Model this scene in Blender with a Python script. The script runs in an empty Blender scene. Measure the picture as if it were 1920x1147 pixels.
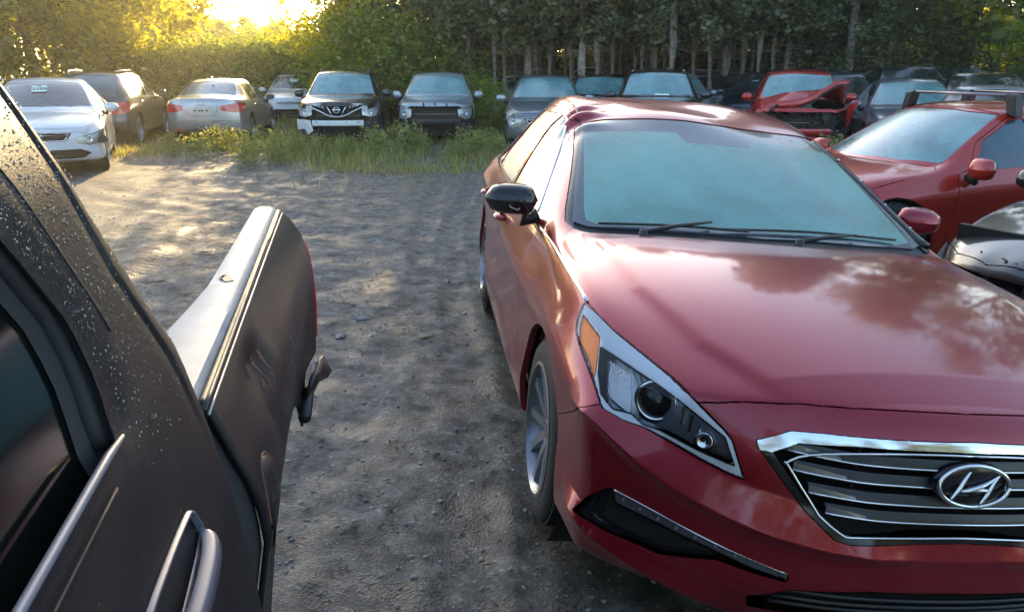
import bpy, math, random
import numpy as np
from mathutils import Vector, Matrix
from mathutils.bvhtree import BVHTree
R = math.radians
rng = np.random.default_rng(7)
random.seed(7)
S = bpy.context.scene
C = S.collection

# ------------------------------------------------------------------ camera, sky, sun, exposure
CAMH, PITCH, FPX = 1.65, 17.6, 1400.0
cam_d = bpy.data.cameras.new('camera'); cam = bpy.data.objects.new('camera', cam_d); C.objects.link(cam)
cam_d.sensor_width = 36; cam_d.lens = 36 * FPX / 1920
cam.location = (0, 0, CAMH); cam.rotation_euler = (R(90 - PITCH), 0, 0)
cam_d.clip_start = 0.02; cam_d.clip_end = 2000
S.camera = cam
SUN_EL, SUN_AZ = 13.0, -9.5          # azimuth measured from +Y towards +X
w = bpy.data.worlds.new("World"); S.world = w; w.use_nodes = True
nt = w.node_tree; bgn = nt.nodes['Background']
sky = nt.nodes.new('ShaderNodeTexSky'); sky.sky_type = 'NISHITA'; sky.sun_disc = False
sky.sun_elevation = R(SUN_EL); sky.sun_rotation = R(SUN_AZ); sky.air_density = 1.0; sky.dust_density = 1.4; sky.ozone_density = 1.6
nt.links.new(sky.outputs[0], bgn.inputs[0]); bgn.inputs[1].default_value = 0.15
sl = bpy.data.lights.new('sun', 'SUN'); sl.energy = 4.0; sl.angle = R(0.6); sl.color = (1.0, 0.72, 0.36)
so = bpy.data.objects.new('sun', sl); C.objects.link(so)
sd = Vector((math.sin(R(SUN_AZ)) * math.cos(R(SUN_EL)), math.cos(R(SUN_AZ)) * math.cos(R(SUN_EL)), math.sin(R(SUN_EL))))
so.rotation_euler = sd.to_track_quat('Z', 'Y').to_euler()
S.view_settings.view_transform = 'Standard'; S.view_settings.look = 'None'
S.view_settings.exposure = 2.15; S.view_settings.gamma = 1.0
S.view_settings.use_curve_mapping = False
S.cycles.max_bounces = 6; S.cycles.transparent_max_bounces = 12
S.cycles.use_denoising = True

# ------------------------------------------------------------------ basic helpers
def tag(o, label=None, cat=None, group=None, kind=None):
    if label: o['label'] = label
    if cat: o['category'] = cat
    if group: o['group'] = group
    if kind: o['kind'] = kind
    return o
def empty(name, loc=(0, 0, 0), rot=(0, 0, 0)):
    o = bpy.data.objects.new(name, None); C.objects.link(o)
    o.location = loc; o.rotation_euler = rot; o.empty_display_size = .2
    return o
def mk(name, V, F, mat=None, parent=None, smooth=True, normals=None):
    me = bpy.data.meshes.new(name)
    V = np.asarray(V, float)
    if isinstance(F, np.ndarray):
        me.vertices.add(len(V)); me.vertices.foreach_set('co', V.ravel())
        k = F.shape[1]; n = len(F)
        me.loops.add(n * k); me.loops.foreach_set('vertex_index', F.ravel().astype(np.int32))
        me.polygons.add(n); me.polygons.foreach_set('loop_start', np.arange(0, n * k, k, dtype=np.int32))
        me.update(calc_edges=True)
    else:
        me.from_pydata([tuple(v) for v in V], [], [tuple(f) for f in F])
    if smooth: me.polygons.foreach_set('use_smooth', np.ones(len(me.polygons), bool))
    if mat:
        for m in (mat if isinstance(mat, (list, tuple)) else [mat]): me.materials.append(m)
    if normals is not None: me.normals_split_custom_set_from_vertices([tuple(n) for n in normals])
    me.update()
    o = bpy.data.objects.new(name, me); C.objects.link(o)
    if parent: o.parent = parent
    return o
class MB:
    "collects simple shapes into one mesh"
    def __init__(s): s.v = []; s.f = []
    def add(s, V, F):
        b = len(s.v); s.v += [tuple(v) for v in V]; s.f += [tuple(i + b for i in f) for f in F]; return s
    def box(s, c, d, M=None, bev=0.0):
        cx, cy, cz = c; x, y, z = d[0] / 2, d[1] / 2, d[2] / 2
        if bev <= 0:
            V = [(a * x, b * y, e * z) for a in (-1, 1) for b in (-1, 1) for e in (-1, 1)]
            F = [(0, 1, 3, 2), (4, 6, 7, 5), (0, 4, 5, 1), (2, 3, 7, 6), (0, 2, 6, 4), (1, 5, 7, 3)]
        else:
            V = []; b_ = min(bev, x * .95, y * .95, z * .95)
            for e, ins in ((-z, b_), (-z + b_, 0), (z - b_, 0), (z, b_)):
                X, Y = x - ins, y - ins
                V += [(-X + b_, -Y, e), (X - b_, -Y, e), (X, -Y + b_, e), (X, Y - b_, e), (X - b_, Y, e), (-X + b_, Y, e), (-X, Y - b_, e), (-X, -Y + b_, e)]
            F = [tuple(range(7, -1, -1)), tuple(range(24, 32))]
            for k in range(3):
                for i in range(8): F.append((k * 8 + i, k * 8 + (i + 1) % 8, k * 8 + 8 + (i + 1) % 8, k * 8 + 8 + i))
        P = []
        for v in V:
            q = Vector(v)
            if M is not None: q = M @ q
            P.append((q.x + cx, q.y + cy, q.z + cz))
        return s.add(P, F)
    def tube(s, pts, r, n=8, caps=True, flat=1.0):
        pts = [Vector(p) for p in pts]; rr = r if isinstance(r, (list, tuple)) else [r] * len(pts)
        V = []; F = []
        for i, p in enumerate(pts):
            t = (pts[min(i + 1, len(pts) - 1)] - pts[max(i - 1, 0)]).normalized()
            a = t.cross(Vector((0, 0, 1)))
            if a.length < 1e-3: a = Vector((1, 0, 0))
            a.normalize(); b = t.cross(a)
            for k in range(n):
                th = 2 * math.pi * k / n
                V.append(p + a * (math.cos(th) * rr[i]) + b * (math.sin(th) * rr[i] * flat))
        for i in range(len(pts) - 1):
            for k in range(n): F.append((i * n + k, i * n + (k + 1) % n, (i + 1) * n + (k + 1) % n, (i + 1) * n + k))
        if caps: F += [tuple(range(n - 1, -1, -1)), tuple(range((len(pts) - 1) * n, len(pts) * n))]
        return s.add(V, F)
    def lathe(s, prof, n=32, M=None):
        "profile (radius, height) turned about the local Y axis"
        V = []; F = []
        for r, h in prof:
            for k in range(n):
                th = 2 * math.pi * k / n; q = Vector((r * math.cos(th), h, r * math.sin(th)))
                V.append(M @ q if M is not None else q)
        for i in range(len(prof) - 1):
            for k in range(n): F.append((i * n + k, (i + 1) * n + k, (i + 1) * n + (k + 1) % n, i * n + (k + 1) % n))
        return s.add(V, F)
    def grid(s, P):
        "P[i][j] rows of points"
        a, b = len(P), len(P[0])
        return s.add([p for r in P for p in r], [(i * b + j, i * b + j + 1, (i + 1) * b + j + 1, (i + 1) * b + j) for i in range(a - 1) for j in range(b - 1)])
    def prism(s, poly, ax, t0, t1, M=None):
        "outline extruded along ax (0,1,2) from t0 to t1"
        def mk3(p, t):
            q = [p[0], p[1]]; q.insert(ax, t); q = Vector(q); return M @ q if M is not None else q
        n = len(poly)
        V = [mk3(p, t0) for p in poly] + [mk3(p, t1) for p in poly]
        return s.add(V, [tuple(range(n)), tuple(range(2 * n - 1, n - 1, -1))] + [(i, i + n, (i + 1) % n + n, (i + 1) % n) for i in range(n)])
    def build(s, name, mat=None, parent=None, smooth=False):
        return mk(name, s.v, s.f, mat, parent, smooth)
def smooth_angle(o, deg=35):
    me = o.data
    me.polygons.foreach_set('use_smooth', np.ones(len(me.polygons), bool))
    try: me.set_sharp_from_angle(angle=R(deg))
    except Exception: pass
    return o
def crv(pts, n=8, closed=False):
    "Catmull-Rom through 2D or 3D points"
    P = [np.array(p, float) for p in pts]; N = len(P); out = []
    for i in range(N if closed else N - 1):
        p0 = P[(i - 1) % N] if closed or i > 0 else 2 * P[0] - P[1]
        p1, p2 = P[i], P[(i + 1) % N]
        p3 = P[(i + 2) % N] if closed or i + 2 < N else 2 * P[-1] - P[-2]
        for k in range(n):
            t = k / n
            out.append(.5 * ((2 * p1) + (-p0 + p2) * t + (2 * p0 - 5 * p1 + 4 * p2 - p3) * t * t + (-p0 + 3 * p1 - 3 * p2 + p3) * t ** 3))
    if not closed: out.append(P[-1])
    return out
def ray(px, py):
    t = R(PITCH); x = (px - 960) / FPX; u = -(py - 573.5) / FPX
    return Vector((x, math.cos(t) + u * math.sin(t), -math.sin(t) + u * math.cos(t)))
def at(px, py, Y):
    d = ray(px, py); k = Y / d.y; return Vector((d.x * k, Y, CAMH + d.z * k))
def atz(px, py, z=0.0):
    d = ray(px, py); k = (z - CAMH) / d.z; return Vector((d.x * k, d.y * k, z))

# ------------------------------------------------------------------ materials
def mat(name, col, rough=.5, metal=0., coat=0., coatr=.03, spec=.5, **kw):
    m = bpy.data.materials.new(name); m.use_nodes = True; b = m.node_tree.nodes['Principled BSDF']
    b.inputs['Base Color'].default_value = (*col, 1); b.inputs['Roughness'].default_value = rough
    b.inputs['Metallic'].default_value = metal; b.inputs['Coat Weight'].default_value = coat
    b.inputs['Coat Roughness'].default_value = coatr; b.inputs['Specular IOR Level'].default_value = spec
    for k, v in kw.items(): b.inputs[k.replace('_', ' ')].default_value = v
    return m
def N(m, t, **kw):
    n = m.node_tree.nodes.new(t)
    for k, v in kw.items():
        if k in n.inputs: n.inputs[k].default_value = v
        else: setattr(n, k, v)
    return n
def L(m, a, b): m.node_tree.links.new(a, b)
def noise(m, scale, detail=4, rough=.55, coord='Object', dim=None):
    tc = N(m, 'ShaderNodeTexCoord'); n = N(m, 'ShaderNodeTexNoise'); n.inputs['Scale'].default_value = scale
    n.inputs['Detail'].default_value = detail; n.inputs['Roughness'].default_value = rough
    L(m, tc.outputs[coord], n.inputs['Vector']); return n
def ramp(m, src, stops):
    r = N(m, 'ShaderNodeValToRGB'); e = r.color_ramp.elements
    while len(e) > 1: e.remove(e[-1])
    e[0].position = stops[0][0]; e[0].color = (*stops[0][1], 1) if len(stops[0][1]) == 3 else stops[0][1]
    for p, c in stops[1:]:
        q = e.new(p); q.color = (*c, 1)
    L(m, src, r.inputs[0]); return r
def g3(v): return (v, v, v)
def paint(name, col, metal=.35, rough=.35, dirt=.0, dew=.0, coat=1.0, coatr=.04):
    m = mat(name, col, rough, metal, coat, coatr)
    b = m.node_tree.nodes['Principled BSDF']
    n = noise(m, 3.0, 6); n2 = noise(m, 60., 3)
    if dirt:
        r = ramp(m, n.outputs[0], [(.45, g3(0)), (.75, g3(1))])
        mx = N(m, 'ShaderNodeMix', data_type='RGBA'); mx.inputs[6].default_value = (*col, 1)
        mx.inputs[7].default_value = (.16, .14, .11, 1)
        mu = N(m, 'ShaderNodeMath', operation='MULTIPLY'); mu.inputs[1].default_value = dirt
        L(m, r.outputs[0], mu.inputs[0]); L(m, mu.outputs[0], mx.inputs[0]); L(m, mx.outputs[2], b.inputs['Base Color'])
    # uneven film of dew: coat gets rougher in patches
    mr = N(m, 'ShaderNodeMapRange'); mr.inputs[1].default_value = .35; mr.inputs[2].default_value = .7
    mr.inputs[3].default_value = coatr; mr.inputs[4].default_value = coatr + .05 + dew
    L(m, n.outputs[0], mr.inputs[0]); L(m, mr.outputs[0], b.inputs['Coat Roughness'])
    bp = N(m, 'ShaderNodeBump'); bp.inputs['Strength'].default_value = .06 + dew; bp.inputs['Distance'].default_value = .002
    L(m, n2.outputs[0], bp.inputs['Height']); L(m, bp.outputs[0], b.inputs['Coat Normal'])
    return m
def fogglass(name, col=(.06, .11, .12), rough=.12, fog=.5):
    "car glass under a film of dew"
    m = mat(name, col, rough, 0, 1.0, .05)
    b = m.node_tree.nodes['Principled BSDF']
    n = noise(m, 2.2, 6, .6)
    r = ramp(m, n.outputs[0], [(.35, tuple(c * (1 - .45 * fog) for c in col)), (.7, tuple(min(1, c * (1 + .9 * fog)) for c in col))])
    L(m, r.outputs[0], b.inputs['Base Color'])
    mr = N(m, 'ShaderNodeMapRange'); mr.inputs[1].default_value = .35; mr.inputs[2].default_value = .65
    mr.inputs[3].default_value = rough * .5; mr.inputs[4].default_value = rough * 2
    L(m, n.outputs[0], mr.inputs[0]); L(m, mr.outputs[0], b.inputs['Coat Roughness'])
    return m
M = {}
M['rubber'] = mat('rubber', (.022, .022, .024), .75)
M['plastic'] = mat('black_plastic', (.018, .018, .02), .45)
M['gloss_black'] = mat('gloss_black', (.012, .012, .014), .12)
M['dark'] = mat('dark_void', (.006, .006, .006), .9)
M['chrome'] = mat('chrome', (.75, .76, .78), .12, 1.)
M['alloy'] = mat('alloy', (.28, .29, .31), .36, .85)
M['steel'] = mat('steel', (.35, .35, .36), .4, .9)
M['white_plastic'] = mat('white_plastic', (.75, .75, .74), .5)
M['paper'] = mat('paper', (.62, .78, .70), .7)
M['ink'] = mat('ink', (.03, .08, .06), .7)
M['red_lens'] = mat('red_lens', (.55, .015, .02), .12, 0, 1.)
M['amber'] = mat('amber_lens', (1.0, .22, .01), .4, 0, 0.)
M['clear_lens'] = mat('clear_lens', (.55, .6, .62), .1, .4, 1.)
M['lamp_dark'] = mat('lamp_dark', (.16, .17, .19), .25, .7, .5)
M['glass'] = fogglass('dewy_glass')
M['glass_dark'] = fogglass('dark_glass', (.015, .025, .028), .08)
M['rust'] = mat('rusty_metal', (.16, .07, .04), .8, .3)

# ------------------------------------------------------------------ car shells
def lerp(a, b, t): return a + (b - a) * t
SEDAN = dict(FO=.96, WB=2.80, RO=1.09, W=.925, wr=.33,
    #      station  0     1     2     3     4     5      6      7      8      9      10     11     12     13
    xc=[.93,  .80,  .42,  .05, -.27, -.70, -1.13, -1.60, -2.05, -2.45, -2.86, -3.27, -3.55, -3.80],
    zc=[.735, .80,  .905, .97, 1.00, 1.235, 1.43, 1.475, 1.47, 1.425, 1.28, 1.115, 1.085, 1.06],
    x3=[.80,  .68,  .30, -.12, -.50, -.88, -1.26, -1.65, -2.05, -2.45, -2.80, -3.15, -3.50, -3.72],
    y3=[.55,  .60,  .68,  .71, .735, .65, .575, .565, .56, .555, .61, .66, .66, .64],
    z3=[.70,  .765, .87,  .935, .975, 1.20, 1.385, 1.43, 1.42, 1.37, 1.225, 1.075, 1.045, 1.02],
    y5=[.70,  .76,  .815, .835, .845, .865, .875, .88, .88, .875, .86, .84, .81, .76],
    z5=[.655, .705, .80,  .87, .915, .93, .94, .95, .96, .975, .99, 1.00, .99, .97],
    x6=[.62,  .50,  .22, -.14, -.50, -.85, -1.22, -1.62, -2.02, -2.42, -2.78, -3.12, -3.42, -3.62],
    y6=[.80,  .85,  .895, .905, .91, .915, .92, .922, .922, .92, .915, .905, .88, .83],
    z6=[.60,  .64,  .72,  .76, .79, .81, .82, .825, .83, .84, .855, .87, .875, .87],
    side=[(.18, .010), (.45, .004), (.70, .012), (.92, -.006), (1., -.07)], zb=.20, zbf=.21, zbr=.27,
    front=[(.66, .955), (.53, .96), (.40, .965), (.27, .95), (.21, .80)],     # (z, x) of the nose profile, rows 1..5
    rear=[(.98, -3.875), (.80, -3.90), (.55, -3.91), (.38, -3.88), (.28, -3.75)],
    crease={})
def make_shell(p, level):
    V = []; idx = {}
    def put(key, x, y, z):
        idx[key] = len(V); V.append((x, y, z))
    n = 14
    P = {}
    for i in range(n):
        xc, zc, x3, y3, z3 = p['xc'][i], p['zc'][i], p['x3'][i], p['y3'][i], p['z3'][i]
        y5, z5, x6, y6, z6 = p['y5'][i], p['z5'][i], p['x6'][i], p['y6'][i], p['z6'][i]
        x5 = lerp(x3, x6, .7)
        for j, f in ((0, 0.), (1, .42), (2, .76), (3, 1.)):
            P['T', i, j] = (xc + (x3 - xc) * f ** 2.2, y3 * f, zc + (z3 - zc) * f ** 2.4)
        g = .02 if 5 <= i <= 10 else .012
        P['T', i, 4] = (lerp(x3, x5, .5), lerp(y3, y5, .5) + g, lerp(z3, z5, .48) + .01)
        P['T', i, 5] = (x5, y5, z5); P['T', i, 6] = (x6, y6, z6)
        zb = p['zb'] + (p['zbf'] - p['zb']) * max(0, 1 - i / 2.) + (p['zbr'] - p['zb']) * max(0, 1 - (13 - i) / 2.)
        for k, (f, dy) in enumerate(p['side'], 1):
            e = p.get('endx', .03)
            P['S', i, k] = (x6 + (e * math.sin(f * 3.1) if i == 0 else (-e * math.sin(f * 3.1) if i == 13 else 0)), y6 + dy, lerp(z6, zb, f))
    for nm, st, prof in (('F', 0, p['front']), ('R', 13, p['rear'])):
        for k, (z, x) in enumerate(prof, 1):
            cx, cy, cz = P['S', st, k]
            for j in range(6):
                f = P['T', st, j][1] / P['T', st, 6][1]
                P[nm, j, k] = (x + (cx - x) * f ** p.get('bow', 2.6), cy * f, lerp(z, cz, f ** 2))
    P.update(p.get('fix', {}))
    for key, q in P.items():
        if q[1] < 1e-6: put((key, 1), q[0], 0, q[2]); idx[(key, -1)] = idx[(key, 1)]
        else:
            put((key, 1), *q); put((key, -1), q[0], -q[1], q[2])
    def s(i, k): return ('T', i, 6) if k == 0 else ('S', i, k)
    def fr(j, k, nm, st): return ('T', st, j) if k == 0 else (('S', st, k) if j == 6 else (nm, j, k))
    F = []
    for sg in (1, -1):
        def q(a, b, c, d):
            f = [idx[(a, sg)], idx[(b, sg)], idx[(c, sg)], idx[(d, sg)]]
            F.append(f if sg == 1 else f[::-1])
        for i in range(n - 1):
            for j in range(6): q(('T', i, j), ('T', i, j + 1), ('T', i + 1, j + 1), ('T', i + 1, j))
            for k in range(5): q(s(i, k), s(i, k + 1), s(i + 1, k + 1), s(i + 1, k))
        for j in range(6):
            for k in range(5):
                q(fr(j, k, 'F', 0), fr(j, k + 1, 'F', 0), fr(j + 1, k + 1, 'F', 0), fr(j + 1, k, 'F', 0))
                q(fr(j + 1, k, 'R', 13), fr(j + 1, k + 1, 'R', 13), fr(j, k + 1, 'R', 13), fr(j, k, 'R', 13))

    # creases: rows (kind, j, i0, i1, weight)
    cr = {}
    for (j, i0, i1, wt) in p.get('crease_T', [(3, 4, 6, .45), (5, 3, 12, .35), (6, 1, 12, .25)]):
        for i in range(i0, i1):
            for sg in (1, -1): cr[frozenset((idx[(('T', i, j), sg)], idx[(('T', i + 1, j), sg)]))] = wt
    for (i, j0, j1, wt) in p.get('crease_X', [(4, 0, 3, .5), (6, 0, 3, .2), (11, 0, 3, .4), (9, 0, 3, .2), (13, 0, 5, .5)]):
        for j in range(j0, j1):
            for sg in (1, -1): cr[frozenset((idx[(('T', i, j), sg)], idx[(('T', i, j + 1), sg)]))] = wt
    for (k, i0, i1, wt) in p.get('crease_S', [(4, 0, 13, .5)]):
        for i in range(i0, i1):
            for sg in (1, -1): cr[frozenset((idx[(s(i, k), sg)], idx[(s(i + 1, k), sg)]))] = wt
    T = np.array(V); me = bpy.data.meshes.new('tmp'); me.from_pydata([tuple(v) for v in T], [], F); me.update()
    at_ = me.attributes.new('crease_edge', 'FLOAT', 'EDGE')
    for e in me.edges:
        wv = cr.get(frozenset(e.vertices))
        if wv: at_.data[e.index].value = wv
    o = bpy.data.objects.new('tmp', me); C.objects.link(o); md = o.modifiers.new('s', 'SUBSURF')
    def ev(l):
        md.levels = l; o.update_tag(); bpy.context.view_layer.update()
        m2 = o.evaluated_get(bpy.context.evaluated_depsgraph_get()).to_mesh()
        A = np.empty(len(m2.vertices) * 3); m2.vertices.foreach_get('co', A)
        NN = np.empty(len(m2.vertices) * 3); m2.vertices.foreach_get('normal', NN)
        Q = np.empty(len(m2.loops), np.int32); m2.loops.foreach_get('vertex_index', Q)
        return A.reshape(-1, 3), NN.reshape(-1, 3), Q.reshape(-1, 4)
    cur = T.copy()
    for it in range(2):
        A, _, _ = ev(1); cur = cur + .8 * (T - A[:len(T)])
        me.vertices.foreach_set('co', cur.ravel()); me.update()
    A, NN, Q = ev(level); A = A.copy(); NN = NN.copy(); Q = Q.copy()
    bpy.data.objects.remove(o); bpy.data.meshes.remove(me)
    return A, NN, Q, P

def inpoly(p, poly):
    x, y = p[:, 0], p[:, 1]; c = np.zeros(len(p), bool); n = len(poly)
    for i in range(n):
        x1, y1 = poly[i]; x2, y2 = poly[(i + 1) % n]
        if y1 == y2: continue
        m = (y1 > y) != (y2 > y)
        c ^= m & (x < (x2 - x1) * (y - y1) / (y2 - y1) + x1)
    return c
def nearpoly(p, poly):
    a = np.array(poly); b = np.roll(a, -1, 0); d = b - a
    t = np.clip(((p[:, None, :] - a) * d).sum(2) / np.maximum((d * d).sum(1), 1e-12), 0, 1)
    q = a + t[..., None] * d; e = ((q - p[:, None, :]) ** 2).sum(2); k = e.argmin(1)
    return q[np.arange(len(p)), k]
AX = {'side': ((1, 0, 0), (0, 0, 1)), 'front': ((0, 1, 0), (0, 0, 1)), 'top': ((1, 0, 0), (0, 1, 0))}
class Shell:
    def __init__(s, p, level, dent=None):
        s.p = p; s.V, s.N, s.Q, s.P = make_shell(p, level)
        if dent is not None:
            s.V = dent(s.V, s.N)
            d1 = s.V[s.Q[:, 2]] - s.V[s.Q[:, 0]]; d2 = s.V[s.Q[:, 3]] - s.V[s.Q[:, 1]]; fn = np.cross(d1, d2)
            nn = np.zeros_like(s.V)
            for c in range(4): np.add.at(nn, s.Q[:, c], fn)
            s.N = nn / np.maximum(np.linalg.norm(nn, axis=1), 1e-12)[:, None]
        s.V0 = s.V.copy(); s.Q0 = s.Q.copy()
        s.lab = np.zeros(len(s.Q), int); s.names = ['body']; s.spec = [None]
        if level > 4:
            Vb, Nb, Qb, _ = make_shell(p, 4)
            if dent is not None: Vb = dent(Vb, Nb)
        else: Vb, Qb = s.V, s.Q
        s.bvh = BVHTree.FromPolygons(Vb.tolist(), Qb.tolist())
    def mark(s, name, proj, poly, cond=None, only=None, both=True):
        "faces inside the outline become a panel of their own; mirrored outline too"
        if proj in AX: u, v = map(np.array, AX[proj])
        else:
            d = np.array(proj, float); d /= np.linalg.norm(d); u = np.cross((0, 0, 1), d); u /= np.linalg.norm(u); v = np.cross(d, u)
        poly = np.array(poly, float)
        if poly.shape[1] == 3: poly = np.stack([poly @ u, poly @ v], 1)
        c = s.V[s.Q].mean(1); a, b, cc, dd = (s.V[s.Q[:, i]] for i in range(4)); nn = np.cross(cc - a, dd - b)
        nn /= np.maximum(np.linalg.norm(nn, axis=1), 1e-9)[:, None]
        for sg in ((1, -1) if both else (1,)):
            f = np.array([1, sg, 1]); c2 = c * f; n2 = nn * f
            m = inpoly(np.stack([c2 @ u, c2 @ v], 1), poly)
            if cond is not None: m &= cond(c2, n2)
            if only is not None: m &= np.isin(s.lab, [i for i, nm in enumerate(s.names) if nm in only])
            if not m.any(): continue
            k = len(s.names); s.names.append(name)
            par = [s.spec[i][2][0] for i, nm in enumerate(s.names[:-1]) if only and nm in only and s.spec[i] is not None and abs(s.spec[i][0] - u * f).sum() < 1e-6]
            s.spec.append((u * f, v * f, [poly] + par)); s.lab[m] = k
        return s
    def snap(s):
        n = len(s.V); hi = np.zeros(n, int); lo = np.full(n, 10 ** 6)
        for c in range(4):
            np.maximum.at(hi, s.Q[:, c], s.lab); np.minimum.at(lo, s.Q[:, c], s.lab)
        el = np.linalg.norm(s.V[s.Q[:, 0]] - s.V[s.Q[:, 2]], axis=1); cell = np.full(n, 0.); 
        for c in range(4): np.maximum.at(cell, s.Q[:, c], el)
        for k in range(1, len(s.names)):
            m = np.where((hi == k) & (lo != k))[0]
            if not len(m): continue
            u, v, polys = s.spec[k]; w_ = np.cross(u, v)
            p2 = np.stack([s.V[m] @ u, s.V[m] @ v], 1)
            cand = np.stack([nearpoly(p2, q) - p2 for q in polys]); dn = np.linalg.norm(cand, axis=2)
            d = cand[dn.argmin(0), np.arange(len(m))]
            L_ = np.linalg.norm(d, axis=1); f = np.minimum(1, cell[m] * .9 / np.maximum(L_, 1e-9))
            s.V[m] += (d[:, 0] * f)[:, None] * u + (d[:, 1] * f)[:, None] * v
            W_ = Vector(w_)
            for i in m:
                o = Vector(s.V[i]); best = None
                for sg in (1, -1):
                    r = s.bvh.ray_cast(o + W_ * (sg * .0005), W_ * sg, .08)
                    if r[0] is not None and (best is None or (r[0] - o).length < (best - o).length): best = r[0]
                if best is None:
                    best = s.bvh.find_nearest(o)[0]
                s.V[i] = best
    def panel(s, names, mt, parent, name=None, off=0., gap=0., flange=.02, deform=None, side=None):
        ids = [i for i, nm in enumerate(s.names) if nm in (names if isinstance(names, (list, tuple)) else [names])]
        m = np.isin(s.lab, ids)
        if side is not None: m &= (s.V[s.Q].mean(1)[:, 1] * side > 0)
        Q = s.Q[m]
        if not len(Q): return None
        used, inv = np.unique(Q, return_inverse=True); Q = inv.reshape(Q.shape)
        V = s.V[used].copy(); Nn = s.N[used].copy()
        E = np.concatenate([Q[:, [a, (a + 1) % 4]] for a in range(4)]); key = np.sort(E, 1)
        kk = key[:, 0].astype(np.int64) * len(V) + key[:, 1]; uq, ix, ct = np.unique(kk, return_index=True, return_counts=True)
        B = E[ix[ct == 1]]; bv = np.unique(B)
        V += Nn * off
        if gap:
            acc = np.zeros_like(V); cn = np.zeros(len(V)); cen = V[Q].mean(1)
            for c in range(4): np.add.at(acc, Q[:, c], cen); np.add.at(cn, Q[:, c], 1)
            dv = acc[bv] / cn[bv][:, None] - V[bv]; dv /= np.maximum(np.linalg.norm(dv, axis=1), 1e-6)[:, None]
            V[bv] += dv * gap
        if deform is not None: V = deform(V)
        if flange:
            # duplicate border, drop it along the normal
            o1 = len(V); mp = {int(b): i for i, b in enumerate(bv)}
            e = np.array([[mp[int(a)], mp[int(b)]] for a, b in B]); nb = len(bv)
            top = V[bv]; bot = V[bv] - Nn[bv] * flange
            V = np.concatenate([V, top, bot])
            FQ = np.stack([o1 + e[:, 1], o1 + e[:, 0], o1 + nb + e[:, 0], o1 + nb + e[:, 1]], 1)
            dirv = top[e[:, 1]] - top[e[:, 0]]; fn = np.cross(dirv, -Nn[bv][e[:, 0]]); fn /= np.maximum(np.linalg.norm(fn, axis=1), 1e-9)[:, None]
            na = np.zeros((nb, 3)); np.add.at(na, e[:, 0], fn); np.add.at(na, e[:, 1], fn); na *= -1
            na /= np.maximum(np.linalg.norm(na, axis=1), 1e-9)[:, None]
            Nn = np.concatenate([Nn, na, na]); Q = np.concatenate([Q, FQ])
        return mk(name or (names if isinstance(names, str) else names[0]), V, Q, mt, parent, True, None if deform is not None else Nn)
    def hit(s, o, d):
        r = s.bvh.ray_cast(Vector(o), Vector(d).normalized()); return r[0], r[1]
    def on(s, pts, off=0.):
        out = []
        for q in pts:
            r = s.bvh.find_nearest(Vector(q)); out.append(r[0] + r[1] * off)
        return out

def circle(cx, cz, r, n=40): return [(cx + r * math.cos(2 * math.pi * k / n), cz + r * math.sin(2 * math.pi * k / n)) for k in range(n)]
HERO = {k: (list(v) if isinstance(v, list) else v) for k, v in SEDAN.items()}
HERO.update(
    xc=[.87, .76, .42, .00, -.36, -.80, -1.24, -1.62, -2.05, -2.48, -2.86, -3.27, -3.55, -3.80],
    zc=[.815, .85, .93, .985, 1.00, 1.215, 1.412, 1.495, 1.51, 1.465, 1.31, 1.125, 1.095, 1.07],
    x3=[.74, .64, .30, -.10, -.44, -.87, -1.30, -1.66, -2.05, -2.45, -2.80, -3.15, -3.50, -3.72],
    y3=[.62, .66, .70, .735, .754, .68, .608, .615, .61, .59, .62, .66, .66, .64],
    z3=[.775, .81, .90, .955, .985, 1.19, 1.375, 1.45, 1.465, 1.415, 1.255, 1.08, 1.05, 1.03],
    y5=[.755, .80, .845, .86, .865, .875, .88, .88, .88, .875, .86, .84, .81, .76],
    z5=[.70, .745, .86, .90, .93, .94, .95, .96, .97, .98, .99, 1.00, .99, .97],
    x6=[.60, .50, .22, -.14, -.50, -.85, -1.22, -1.62, -2.02, -2.42, -2.78, -3.12, -3.42, -3.62],
    y6=[.85, .875, .905, .912, .915, .92, .922, .922, .922, .92, .915, .905, .88, .83],
    z6=[.64, .68, .74, .76, .78, .80, .81, .82, .83, .84, .855, .87, .875, .87],
    front=[(.755, .925), (.64, .945), (.50, .955), (.33, .965), (.20, .86)],
    crease_T=[(3, 4, 6, .45), (5, 3, 12, .35), (6, 2, 12, .45), (3, 0, 4, .25)],
    crease_X=[(4, 0, 3, .5), (6, 0, 3, .2), (11, 0, 3, .4), (9, 0, 3, .2), (13, 0, 5, .5), (0, 0, 4, .4)])
def hero_T():
    yaw, roll, pit = .105, .09, .02
    f = Vector((math.sin(yaw), -math.cos(yaw), 0)); l = Vector((math.cos(yaw), math.sin(yaw), 0)); u = Vector((0, 0, 1))
    f2 = f * math.cos(pit) + u * math.sin(pit); u2 = f2.cross(l); l2 = l * math.cos(roll) - u2 * math.sin(roll); u3 = f2.cross(l2)
    m = Matrix((f2, l2, u3)).transposed().to_4x4(); m.translation = Vector((.955, 2.509, .01)); return m
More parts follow.
